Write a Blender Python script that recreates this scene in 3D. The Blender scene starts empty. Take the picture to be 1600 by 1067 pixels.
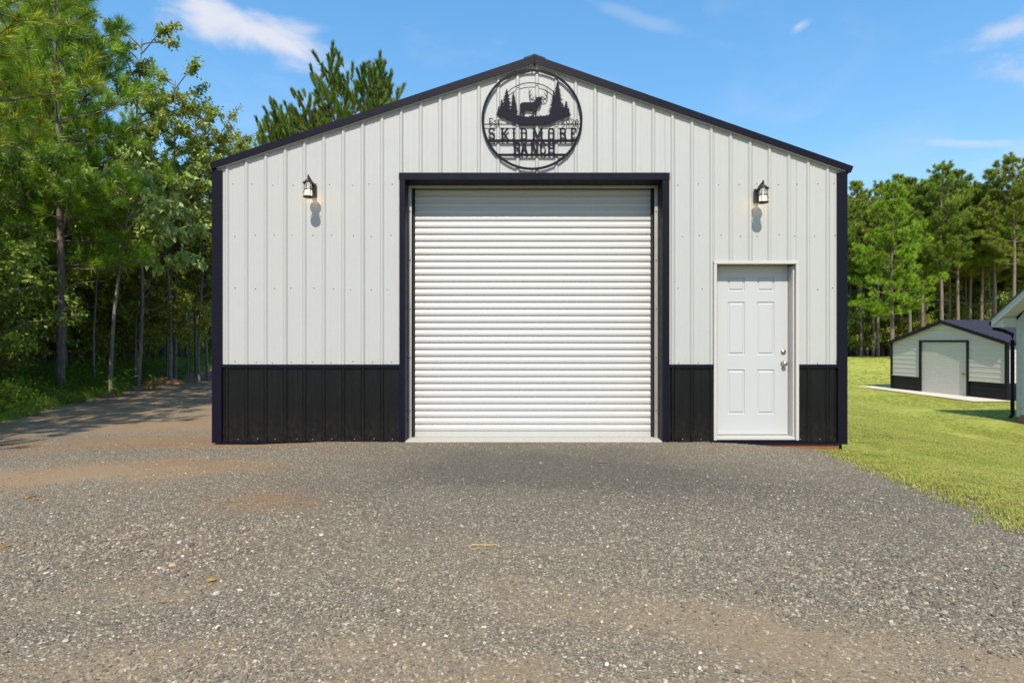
import bpy, bmesh, math, random
import numpy as np
from mathutils import Vector, Matrix
from mathutils.geometry import tessellate_polygon

R = math.radians
random.seed(7)
rng = np.random.default_rng(11)
sc = bpy.context.scene
COL = sc.collection

# ------------------------------------------------------------------ camera
CZ = 1.2          # eye height above the garage sill
F = 900.0         # focal length in photograph pixels (1600 wide)
D = 6.9           # distance to the facade
S = F / D         # photograph pixels per metre on the facade
cam_d = bpy.data.cameras.new('camera')
cam_d.sensor_width = 36.0
cam_d.lens = 36.0 * F / 1600.0
cam_d.clip_start = 0.05
cam_d.clip_end = 3000
cam = bpy.data.objects.new('camera', cam_d)
cam.location = (0, 0, CZ)
cam.rotation_euler = (R(90), 0, 0)
COL.objects.link(cam)
sc.camera = cam

# ------------------------------------------------------------------ light
SUN_EL = R(48.8)
SUN_AZ = R(-3.5)       # sun almost straight behind the camera, a touch to the left
sun_dir = Vector((math.sin(SUN_AZ) * math.cos(SUN_EL), -math.cos(SUN_AZ) * math.cos(SUN_EL), math.sin(SUN_EL)))
sd = bpy.data.lights.new('sun', 'SUN')
sd.energy = 4.1
sd.angle = R(0.53)
sd.color = (1.0, 0.925, 0.82)
sun = bpy.data.objects.new('sun', sd)
sun.rotation_euler = sun_dir.to_track_quat('Z', 'Y').to_euler()
sun.location = sun_dir * 60
COL.objects.link(sun)

sc.view_settings.view_transform = 'Standard'
sc.view_settings.look = 'None'
sc.view_settings.gamma = 1.0
sc.view_settings.use_curve_mapping = False
sc.view_settings.exposure = 0.55

world = bpy.data.worlds.new('World')
sc.world = world
world.use_nodes = True


def build_world():
    nt = world.node_tree
    N = nt.nodes; L = nt.links
    N.clear()
    out = N.new('ShaderNodeOutputWorld')
    bg = N.new('ShaderNodeBackground')
    bg.inputs['Strength'].default_value = 0.15
    sky = N.new('ShaderNodeTexSky')
    sky.sky_type = 'NISHITA'
    sky.sun_disc = False
    sky.sun_elevation = SUN_EL
    sky.sun_rotation = math.pi + SUN_AZ * -1.0
    sky.altitude = 200
    sky.air_density = 1.0
    sky.dust_density = 0.25
    sky.ozone_density = 1.0
    gm = N.new('ShaderNodeGamma'); gm.inputs['Gamma'].default_value = .55      # softer sky contrast, as in the tone-mapped photograph
    L.new(sky.outputs[0], gm.inputs['Color'])
    hs = N.new('ShaderNodeHueSaturation')
    hs.inputs['Saturation'].default_value = 1.85
    hs.inputs['Value'].default_value = 2.02
    L.new(gm.outputs[0], hs.inputs['Color'])
    tc = N.new('ShaderNodeTexCoord')
    sep = N.new('ShaderNodeSeparateXYZ')
    L.new(tc.outputs['Generated'], sep.inputs[0])

    def M(op, a, b=None, c=None, clamp=False):
        m = N.new('ShaderNodeMath'); m.operation = op; m.use_clamp = clamp
        for i, v in enumerate((a, b, c)):
            if v is None: continue
            if isinstance(v, (int, float)): m.inputs[i].default_value = v
            else: L.new(v, m.inputs[i])
        return m.outputs[0]
    az = M('ARCTAN2', sep.outputs[0], sep.outputs[1])
    el = M('ARCSINE', sep.outputs[2])
    # wispy noise in (az, el) stretched along the horizon
    cmb = N.new('ShaderNodeCombineXYZ')
    L.new(M('MULTIPLY', az, 1.0), cmb.inputs[0]); L.new(M('MULTIPLY', el, 2.0), cmb.inputs[1])

    def noise(scale, detail, rough, dist=0.0, off=0.0):
        mp = N.new('ShaderNodeMapping'); mp.inputs['Location'].default_value = (off, off * .7, off * .3)
        L.new(cmb.outputs[0], mp.inputs[0])
        n = N.new('ShaderNodeTexNoise'); n.inputs['Scale'].default_value = scale
        n.inputs['Detail'].default_value = detail; n.inputs['Roughness'].default_value = rough
        n.inputs['Distortion'].default_value = dist
        L.new(mp.outputs[0], n.inputs['Vector'])
        return n.outputs['Fac']
    n1 = noise(9, 8, .58, .4)
    n2 = noise(3, 5, .55, .6, 4.0)
    dens = None
    # puffs: azimuth, elevation, half widths, tilt, opacity
    puffs = [(-0.415, .452, .150, .036, -.10, 1.0), (-0.50, .484, .055, .016, .0, .7), (-.36, .468, .05, .02, 0, .6),
             (.462, .455, .022, .010, .35, .7), (.72, .388, .065, .020, .1, .65), (.735, .330, .07, .024, -.5, .6),
             (.675, .262, .060, .007, -.22, .45), (-.33, .37, .10, .02, -.3, .2), (.78, .235, .10, .03, 0, .4),
             (.22, .50, .12, .012, -.35, .2), (-.20, .37, .08, .02, 0, .15),
             (1.5, .5, .25, .05, 0, .8), (-1.7, .45, .3, .06, .1, .8), (2.6, .55, .3, .07, 0, .7), (-2.5, .35, .3, .05, 0, .7)]
    for (a, e, wa, we, tilt, op) in puffs:
        da = M('SUBTRACT', az, a); de = M('SUBTRACT', el, e)
        ct, st = math.cos(tilt), math.sin(tilt)
        u = M('ADD', M('MULTIPLY', da, ct / wa), M('MULTIPLY', de, st / wa))
        v = M('ADD', M('MULTIPLY', da, -st / we), M('MULTIPLY', de, ct / we))
        r2 = M('SQRT', M('ADD', M('MULTIPLY', u, u), M('MULTIPLY', v, v)))
        s = M('SUBTRACT', 1.0, r2)
        s = M('MULTIPLY_ADD', M('SUBTRACT', n1, .5), 2.6, s)
        mr = N.new('ShaderNodeMapRange'); mr.interpolation_type = 'SMOOTHSTEP'
        mr.inputs['From Min'].default_value = -.15; mr.inputs['From Max'].default_value = .95
        mr.inputs['To Max'].default_value = op
        L.new(s, mr.inputs['Value'])
        inb = N.new('ShaderNodeMapRange'); inb.inputs['From Min'].default_value = 1.9; inb.inputs['From Max'].default_value = 1.2
        L.new(r2, inb.inputs['Value'])
        d = M('MULTIPLY', mr.outputs[0], inb.outputs[0])
        dens = d if dens is None else M('MAXIMUM', dens, d)
    veil = N.new('ShaderNodeMapRange'); veil.inputs['From Min'].default_value = .52; veil.inputs['From Max'].default_value = .8
    veil.inputs['To Max'].default_value = .26
    L.new(n2, veil.inputs['Value'])
    dens = M('MAXIMUM', dens, veil.outputs[0])
    mix = N.new('ShaderNodeMix'); mix.data_type = 'RGBA'
    L.new(dens, mix.inputs['Factor'])
    L.new(hs.outputs[0], mix.inputs['A'])
    mix.inputs['B'].default_value = (3.5, 3.65, 4.15, 1)
    L.new(mix.outputs['Result'], bg.inputs['Color'])
    L.new(bg.outputs[0], out.inputs[0])


build_world()

# ------------------------------------------------------------------ helpers

def px(x, depth=D):
    return (x - 800.0) * depth / F


def pz(y, depth=D):
    return CZ + (533.5 - y) * depth / F


def tag(o, label=None, cat=None, group=None, kind=None):
    if label: o['label'] = label
    if cat: o['category'] = cat
    if group: o['group'] = group
    if kind: o['kind'] = kind
    return o


def thing(name, label, cat, loc=(0, 0, 0), rz=0.0, group=None):
    o = bpy.data.objects.new(name, None)
    o.empty_display_size = .2
    o.location = loc
    o.rotation_euler = (0, 0, rz)
    COL.objects.link(o)
    return tag(o, label, cat, group)


def link(name, mesh, parent=None, mat=None):
    o = bpy.data.objects.new(name, mesh)
    COL.objects.link(o)
    if parent is not None: o.parent = parent
    if mat is not None and not mesh.materials: mesh.materials.append(mat)
    return o


def copy_tree(o, parent=None):
    c = o.copy()
    COL.objects.link(c)
    if parent is not None: c.parent = parent
    for ch in list(o.children): copy_tree(ch, c)
    return c


class MB:
    """collects simple shapes into one mesh"""
    def __init__(self):
        self.v = []; self.f = []

    def add(self, vs, fs):
        b = len(self.v)
        self.v += [tuple(p) for p in vs]
        self.f += [tuple(i + b for i in f) for f in fs]
        return self

    def box(self, x0, x1, y0, y1, z0, z1):
        vs = [(x0, y0, z0), (x1, y0, z0), (x1, y1, z0), (x0, y1, z0), (x0, y0, z1), (x1, y0, z1), (x1, y1, z1), (x0, y1, z1)]
        return self.add(vs, [(3, 2, 1, 0), (4, 5, 6, 7), (0, 1, 5, 4), (1, 2, 6, 5), (2, 3, 7, 6), (3, 0, 4, 7)])

    def prism(self, pts, y0, y1):
        """polygon in x,z (counter-clockwise seen from -y) extruded y0 (front) to y1"""
        n = len(pts)
        area = sum(pts[i][0] * pts[(i + 1) % n][1] - pts[(i + 1) % n][0] * pts[i][1] for i in range(n))
        if area < 0: pts = pts[::-1]
        tri = tessellate_polygon([[Vector((p[0], p[1], 0)) for p in pts]])
        vs = [(p[0], y0, p[1]) for p in pts] + [(p[0], y1, p[1]) for p in pts]
        fs = []
        for t in tri:
            a, b, c = [pts[i] for i in t]
            ar = (b[0] - a[0]) * (c[1] - a[1]) - (c[0] - a[0]) * (b[1] - a[1])
            t = t if ar > 0 else (t[0], t[2], t[1])
            fs.append(tuple(t)); fs.append((t[2] + n, t[1] + n, t[0] + n))
        for i in range(n):
            j = (i + 1) % n
            fs.append((i, i + n, j + n, j))
        return self.add(vs, fs)

    def ribbon(self, pts, w, y0, y1, closed=False, taper=None):
        """flat strip of width w along x,z points, front at y0, back at y1"""
        n = len(pts)
        P = [Vector(p) for p in pts]
        Lf, Rt = [], []
        for i in range(n):
            a = P[i - 1] if (i > 0 or closed) else P[i]
            b = P[(i + 1) % n] if (i < n - 1 or closed) else P[i]
            t = (b - a)
            t = t.normalized() if t.length > 1e-9 else Vector((1, 0))
            nn = Vector((-t.y, t.x))
            ww = w * .5 * (taper[i] if taper else 1)
            Lf.append(P[i] + nn * ww); Rt.append(P[i] - nn * ww)
        vs = []
        for i in range(n):
            vs += [(Lf[i].x, y0, Lf[i].y), (Rt[i].x, y0, Rt[i].y), (Rt[i].x, y1, Rt[i].y), (Lf[i].x, y1, Lf[i].y)]
        fs = []
        m = n if closed else n - 1
        for i in range(m):
            a = 4 * i; b = 4 * ((i + 1) % n)
            for k in range(4):
                k2 = (k + 1) % 4
                fs.append((a + k, a + k2, b + k2, b + k))
        if not closed:
            fs.append((3, 2, 1, 0)); e = 4 * (n - 1); fs.append((e, e + 1, e + 2, e + 3))
        return self.add(vs, fs)

    def tube(self, path, rad, k=8, caps=True):
        V, Q = tube_np(np.array(path, float), np.array(rad, float) if hasattr(rad, '__len__') else np.full(len(path), rad), k)
        b = len(self.v)
        self.v += [tuple(p) for p in V]
        self.f += [tuple(int(i) + b for i in q) for q in Q]
        if caps:
            n = len(path)
            self.f.append(tuple(b + i for i in range(k))[::-1])
            self.f.append(tuple(b + (n - 1) * k + i for i in range(k)))
        return self

    def lathe(self, prof, c=(0, 0, 0), k=24):
        """profile (r, z) turned about a vertical axis through c"""
        n = len(prof)
        vs = []
        for (r, z) in prof:
            for i in range(k):
                a = 2 * math.pi * i / k
                vs.append((c[0] + r * math.cos(a), c[1] + r * math.sin(a), c[2] + z))
        fs = []
        for j in range(n - 1):
            for i in range(k):
                i2 = (i + 1) % k
                fs.append((j * k + i, j * k + i2, (j + 1) * k + i2, (j + 1) * k + i))
        fs.append(tuple(range(k))[::-1]); fs.append(tuple((n - 1) * k + i for i in range(k)))
        return self.add(vs, fs)

    def mesh(self, name, mat=None, smooth=False, bevel=0):
        me = bpy.data.meshes.new(name)
        me.from_pydata(self.v, [], self.f)
        me.validate()
        bm = bmesh.new(); bm.from_mesh(me)
        bmesh.ops.recalc_face_normals(bm, faces=bm.faces)
        if bevel:
            bmesh.ops.bevel(bm, geom=list(bm.edges), offset=bevel, segments=2, affect='EDGES', profile=.6, clamp_overlap=True)
        bm.to_mesh(me); bm.free()
        if smooth:
            me.shade_smooth()
        if mat: me.materials.append(mat)
        return me

    def build(self, name, mat, parent=None, smooth=False, bevel=0, label=None):
        o = link(name, self.mesh(name, mat, smooth, bevel), parent)
        if label: o['label'] = label
        return o


def tube_np(P, rad, k):
    n = len(P)
    T = np.gradient(P, axis=0)
    T /= np.linalg.norm(T, axis=1)[:, None] + 1e-9
    up = np.array([0, 0, 1.0])
    if abs(T[:, 2]).mean() > .8: up = np.array([1.0, .1, 0])
    U = np.cross(T, up); U /= np.linalg.norm(U, axis=1)[:, None] + 1e-9
    W = np.cross(T, U)
    a = np.arange(k) * 2 * math.pi / k
    V = P[:, None, :] + rad[:, None, None] * (np.cos(a)[None, :, None] * U[:, None, :] + np.sin(a)[None, :, None] * W[:, None, :])
    V = V.reshape(-1, 3)
    i = np.arange(n - 1)[:, None] * k; j = np.arange(k)[None, :]; j2 = (j + 1) % k
    Q = np.stack([i + j, i + j2, i + k + j2, i + k + j], -1).reshape(-1, 4)
    return V, Q


def np_mesh(name, V, faces, mat=None, smooth=False):
    """faces: list of (m,k) int arrays with different k"""
    me = bpy.data.meshes.new(name)
    V = np.asarray(V, np.float32)
    me.vertices.add(len(V)); me.vertices.foreach_set('co', V.ravel())
    fl = [f for f in faces if len(f)]
    loops = np.concatenate([f.ravel() for f in fl]).astype(np.int32)
    tot = np.concatenate([np.full(len(f), f.shape[1]) for f in fl]).astype(np.int32)
    st = np.concatenate([[0], np.cumsum(tot)[:-1]]).astype(np.int32)
    me.loops.add(len(loops)); me.loops.foreach_set('vertex_index', loops)
    me.polygons.add(len(tot)); me.polygons.foreach_set('loop_start', st)
    me.update(calc_edges=True)
    if smooth: me.shade_smooth()
    if mat: me.materials.append(mat)
    return me


# value noise for terrain and masks
_perm = np.random.default_rng(5).random((256, 256))


def vnoise(x, y):
    xi = np.floor(x).astype(int); yi = np.floor(y).astype(int)
    fx = x - xi; fy = y - yi
    fx = fx * fx * (3 - 2 * fx); fy = fy * fy * (3 - 2 * fy)
    g = lambda a, b: _perm[a & 255, b & 255]
    return (g(xi, yi) * (1 - fx) + g(xi + 1, yi) * fx) * (1 - fy) + (g(xi, yi + 1) * (1 - fx) + g(xi + 1, yi + 1) * fx) * fy


def fbm(x, y, o=4):
    s = 0; a = .5; t = 0
    for i in range(o):
        s = s + a * vnoise(x * 2 ** i + 17.3 * i, y * 2 ** i + 9.1 * i); t += a; a *= .5
    return s / t


def sst(a, b, x):
    t = np.clip((x - a) / (b - a), 0, 1)
    return t * t * (3 - 2 * t)


def edge_left(y):      # forest edge along the left side of the drive
    return np.interp(y, [-20, 0, 5, 9, 16, 26, 40, 70], [-6.3, -6.6, -7.2, -8.1, -10.6, -13.6, -17.5, -26])


def edge_right(y):     # gravel / lawn edge
    return np.interp(y, [-20, 0, 3.7, 4.9, 6.9, 8], [2.4, 2.95, 3.42, 3.58, 3.90, 3.93])


def H(x, y):
    x = np.asarray(x, float); y = np.asarray(y, float)
    z = -1.0 * sst(3.6, 12.5, x) * (1 - sst(26, 45, y))
    z = z - .10 * sst(2.3, 4.1, x) * sst(4.5, 6.6, y) * (1 - sst(11, 16, y))
    z = z - .03 * sst(-2.2, -3.4, x)
    bank = sst(0.1, 1.8, edge_left(y) - x)
    z = z + .34 * bank + .25 * sst(1, 9, edge_left(y) - x)
    z = z + .022 * (fbm(x * .55 + 3, y * .55, 3) - .5) * (1 - np.exp(-((y - 6.9) / 1.0) ** 2))
    z = z + .020 * (fbm(x * 1.7 + 31, y * 1.7, 3) - .62) * np.exp(-((y - 6.9) / .45) ** 2) * sst(1.45, 1.75, np.abs(x - .26))
    rut = np.sin((x + .25 * y - .1 * y * y * .1) * 2.3 + 1.5 * fbm(x * .3, y * .3, 2))
    z = z + .011 * rut * sst(6.4, 5.2, y) * sst(3.4, 2.6, np.abs(x))
    z = z + .25 * (fbm(x * .05, y * .05, 3) - .5) * sst(25, 60, np.hypot(x, y))
    return z


# ------------------------------------------------------------------ materials

def new_mat(name):
    m = bpy.data.materials.new(name)
    m.use_nodes = True
    return m, m.node_tree.nodes, m.node_tree.links


def coords(N, L, which='Object', scale=(1, 1, 1)):
    tc = N.new('ShaderNodeTexCoord'); mp = N.new('ShaderNodeMapping')
    mp.inputs['Scale'].default_value = scale
    L.new(tc.outputs[which], mp.inputs[0])
    return mp.outputs[0]


def ramp(N, L, src, stops):
    r = N.new('ShaderNodeValToRGB')
    e = r.color_ramp.elements
    while len(e) < len(stops): e.new(.5)
    for i, (p, c) in enumerate(stops):
        e[i].position = p
        e[i].color = (c, c, c, 1) if isinstance(c, (int, float)) else (*c, 1)
    L.new(src, r.inputs[0])
    return r.outputs[0]


def mixc(N, L, fac, a, b, mode='MIX'):
    m = N.new('ShaderNodeMix'); m.data_type = 'RGBA'; m.blend_type = mode
    for key, v in (('Factor', fac), ('A', a), ('B', b)):
        if isinstance(v, (int, float)): m.inputs[key].default_value = v
        elif isinstance(v, tuple): m.inputs[key].default_value = (*v, 1)
        else: L.new(v, m.inputs[key])
    return m.outputs['Result']


def noise(N, L, vec, scale, detail=4, rough=.5, out='Fac'):
    n = N.new('ShaderNodeTexNoise'); n.inputs['Scale'].default_value = scale
    n.inputs['Detail'].default_value = detail; n.inputs['Roughness'].default_value = rough
    if vec is not None: L.new(vec, n.inputs['Vector'])
    return n.outputs[out]


def paint(name, col, rough=.45, metal=0, var=.06, streak=0.0, bump=.02, scale=6, dust=None, spec=.5):
    """painted or metal sheet: base colour with slight mottling, vertical streaks, roughness change, fine waviness"""
    m, N, L = new_mat(name)
    b = N['Principled BSDF']
    v = coords(N, L)
    n = noise(N, L, v, scale, 6, .6)
    c = mixc(N, L, n, tuple(x * (1 - var) for x in col), tuple(min(1, x * (1 + var)) for x in col))
    if streak:
        v2 = coords(N, L, 'Object', (14, 14, .7))
        s = ramp(N, L, noise(N, L, v2, 2.0, 5, .6), [(.45, 0.0), (.8, 1.0)])
        k = N.new('ShaderNodeMath'); k.operation = 'MULTIPLY'; k.inputs[1].default_value = streak
        L.new(s, k.inputs[0])
        c = mixc(N, L, k.outputs[0], c, dust or (.35, .3, .24))
    L.new(c, b.inputs['Base Color'])
    b.inputs['Metallic'].default_value = metal
    b.inputs['Specular IOR Level'].default_value = spec
    rr = ramp(N, L, noise(N, L, v, scale * 2.3, 4), [(.2, max(0, rough - .08)), (.8, min(1, rough + .1))])
    L.new(rr, b.inputs['Roughness'])
    if bump:
        bp = N.new('ShaderNodeBump'); bp.inputs['Strength'].default_value = bump * 5; bp.inputs['Distance'].default_value = .01
        L.new(noise(N, L, v, 3.0, 3), bp.inputs['Height'])
        L.new(bp.outputs[0], b.inputs['Normal'])
    return m


def foliage(name, c1, c2, c3=None, trans=.35, rough=.5, hue=.03, dry=None):
    m, N, L = new_mat(name)
    b = N['Principled BSDF']; out = N['Material Output']
    g = N.new('ShaderNodeNewGeometry')
    oi = N.new('ShaderNodeObjectInfo')
    stops = [(0, c1), (.7, c2), (1, c3 or c2)]
    c = ramp(N, L, g.outputs['Random Per Island'], stops)
    v = coords(N, L)
    n = noise(N, L, v, .9, 3)
    if dry:        # dry patches that belong to the ground they grow on
        mp = N.new('ShaderNodeMapping'); mp.inputs['Scale'].default_value = (.45, 1.0, 1)
        L.new(g.outputs['Position'], mp.inputs[0])
        c = mixc(N, L, ramp(N, L, noise(N, L, mp.outputs[0], .75, 7, .68), [(.40, 0.0), (.68, .68)]), c, dry)
        c = mixc(N, L, ramp(N, L, noise(N, L, g.outputs['Position'], 2.3, 5, .7), [(.50, 0.0), (.72, .7)]), c, tuple(x * .62 for x in c1))
    hs = N.new('ShaderNodeHueSaturation')
    mr = N.new('ShaderNodeMapRange'); mr.inputs['To Min'].default_value = .5 - hue; mr.inputs['To Max'].default_value = .5 + hue
    L.new(oi.outputs['Random'], mr.inputs['Value']); L.new(mr.outputs[0], hs.inputs['Hue'])
    mv = N.new('ShaderNodeMapRange'); mv.inputs['From Min'].default_value = .3; mv.inputs['From Max'].default_value = .7
    mv.inputs['To Min'].default_value = .75; mv.inputs['To Max'].default_value = 1.25
    L.new(n, mv.inputs['Value']); L.new(mv.outputs[0], hs.inputs['Value'])
    L.new(c, hs.inputs['Color'])
    L.new(hs.outputs[0], b.inputs['Base Color'])
    b.inputs['Roughness'].default_value = rough
    b.inputs['Specular IOR Level'].default_value = .35
    t = N.new('ShaderNodeBsdfTranslucent')
    tcx = mixc(N, L, .5, hs.outputs[0], (.42, .52, .04), 'MIX')
    L.new(tcx, t.inputs['Color'])
    mx = N.new('ShaderNodeMixShader'); mx.inputs[0].default_value = trans
    L.new(b.outputs[0], mx.inputs[1]); L.new(t.outputs[0], mx.inputs[2])
    L.new(mx.outputs[0], out.inputs['Surface'])
    return m


def bark(name, c1, c2, scale=(9, 9, 2.2)):
    m, N, L = new_mat(name)
    b = N['Principled BSDF']
    v = coords(N, L, 'Object', scale)
    vo = N.new('ShaderNodeTexVoronoi'); vo.inputs['Scale'].default_value = 2.4
    L.new(v, vo.inputs['Vector'])
    n = noise(N, L, v, 2.5, 6, .65)
    c = mixc(N, L, n, c1, c2)
    c = mixc(N, L, ramp(N, L, vo.outputs['Distance'], [(.0, 1.0), (.5, 0.0)]), c, tuple(x * 1.35 for x in c2))
    L.new(c, b.inputs['Base Color'])
    b.inputs['Roughness'].default_value = .9
    bp = N.new('ShaderNodeBump'); bp.inputs['Strength'].default_value = .8; bp.inputs['Distance'].default_value = .02
    L.new(n, bp.inputs['Height']); L.new(bp.outputs[0], b.inputs['Normal'])
    return m


M_WHITE = paint('white_steel', (.397, .394, .372), .42, var=.03, streak=.14, bump=.02, dust=(.36, .35, .32))
M_BLACK = paint('black_steel', (.0036, .0033, .0036), .40, var=.3, streak=.5, bump=.012, spec=.24, dust=(.011, .0105, .0095))
def ground_sheen(m):
    # ground reflection painted as a lighter tone low on the sheets, with scuffs
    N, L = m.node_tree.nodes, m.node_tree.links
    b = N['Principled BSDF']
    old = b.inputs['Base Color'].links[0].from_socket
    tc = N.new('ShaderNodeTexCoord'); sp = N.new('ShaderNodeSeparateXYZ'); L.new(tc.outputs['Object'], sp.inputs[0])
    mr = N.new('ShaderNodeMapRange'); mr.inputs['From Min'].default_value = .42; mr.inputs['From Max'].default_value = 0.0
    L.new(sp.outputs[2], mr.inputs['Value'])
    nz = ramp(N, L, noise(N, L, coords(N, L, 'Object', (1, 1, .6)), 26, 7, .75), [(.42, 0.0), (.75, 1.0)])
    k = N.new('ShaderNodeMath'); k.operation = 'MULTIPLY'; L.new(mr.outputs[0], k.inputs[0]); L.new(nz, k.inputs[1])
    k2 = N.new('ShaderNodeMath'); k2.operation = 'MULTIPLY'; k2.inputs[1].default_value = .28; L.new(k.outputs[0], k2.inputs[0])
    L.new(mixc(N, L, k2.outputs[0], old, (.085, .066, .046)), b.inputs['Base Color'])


ground_sheen(M_BLACK)
M_TRIM = paint('black_trim', (.0052, .0043, .0115), .45, var=.2, bump=.02, spec=.14)
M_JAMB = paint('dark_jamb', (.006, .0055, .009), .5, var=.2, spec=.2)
M_CURTAIN = paint('white_curtain', (.425, .418, .395), .38, var=.03, streak=.08, bump=.012, dust=(.5, .48, .44))
M_GALV = paint('galvanised_steel', (.42, .41, .38), .45, metal=.6, var=.15, streak=.25, dust=(.2, .17, .13))
M_DOORW = paint('white_door_paint', (.435, .437, .43), .40, var=.015, bump=.004, scale=3)
M_FRAMEW = paint('white_frame_paint', (.46, .44, .40), .5, var=.03, bump=.004, scale=5)
M_NICKEL = paint('satin_nickel', (.55, .52, .46), .28, metal=1.0, var=.05, bump=0)
M_RUBBER = paint('black_brush', (.014, .013, .012), .85, var=.6, bump=.1, scale=60)
M_SIGN = paint('sign_steel', (.0062, .005, .0125), .5, var=.2, bump=.01, spec=.12)
M_IRON = paint('dark_bronze_iron', (.02, .018, .017), .42, metal=.3, var=.3, bump=.02, scale=30)
M_SCREW = paint('screw_head', (.22, .21, .20), .4, metal=.7, var=.3, bump=0)
M_CONC = paint('concrete', (.42, .39, .34), .85, var=.18, bump=.12, scale=22, streak=.12, dust=(.28, .24, .19))
M_PAD = paint('pale_concrete', (.62, .54, .42), .85, var=.12, bump=.08, scale=14)
M_TIMBER = paint('clay_stained_board', (.20, .082, .035), .85, var=.35, bump=.1, scale=14)
M_ROOFB = paint('black_roof_steel', (.030, .026, .036), .5, var=.15, bump=.01, spec=.2)
M_VINYL = paint('white_vinyl', (.48, .485, .49), .5, var=.03, bump=.008, scale=4)
M_SHINGLE = paint('grey_shingle', (.06, .058, .06), .9, var=.4, bump=.2, scale=30)
M_SHEDW = paint('cream_steel', (.53, .505, .44), .42, var=.03, bump=.01)
M_SHEDB = paint('shed_black_steel', (.007, .0065, .0075), .4, var=.2, bump=.01, spec=.2)
M_BRASS = paint('yellow_latch', (.45, .30, .06), .4, metal=.6, var=.1, bump=0)
M_STICK = paint('grey_sticker', (.40, .42, .43), .5, var=.25, bump=0, scale=160)
M_BRICK = paint('red_clay_block', (.30, .15, .10), .9, var=.25, bump=.1, scale=20)

M_PINE = foliage('pine_needles', (.15, .265, .016), (.31, .45, .030), (.45, .52, .06), .30, .40)
M_PINE_DK = foliage('pine_needles_blue', (.075, .145, .020), (.14, .22, .034), (.23, .26, .05), .28, .45)
M_PINE_FAR = foliage('far_pine_needles', (.14, .20, .024), (.25, .315, .042), (.33, .37, .06), .34, .5)
M_LEAF = foliage('broad_leaves', (.13, .195, .018), (.30, .37, .040), (.54, .54, .16), .33, .30)
M_LEAFPALE = foliage('pale_hanging_leaves', (.28, .34, .06), (.44, .48, .14), (.54, .54, .24), .35, .30)
M_WEED = foliage('weed_leaves', (.080, .165, .018), (.14, .25, .028), (.23, .30, .04), .35, .5)
M_GRASS = foliage('grass_blades', (.21, .26, .032), (.35, .37, .055), (.52, .45, .14), .28, .5, .012, dry=(.46, .40, .12))
M_BARK = bark('pine_bark', (.085, .062, .048), (.20, .155, .125))
M_BARKG = bark('grey_bark', (.10, .090, .075), (.23, .205, .175), (14, 14, 3))


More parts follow.
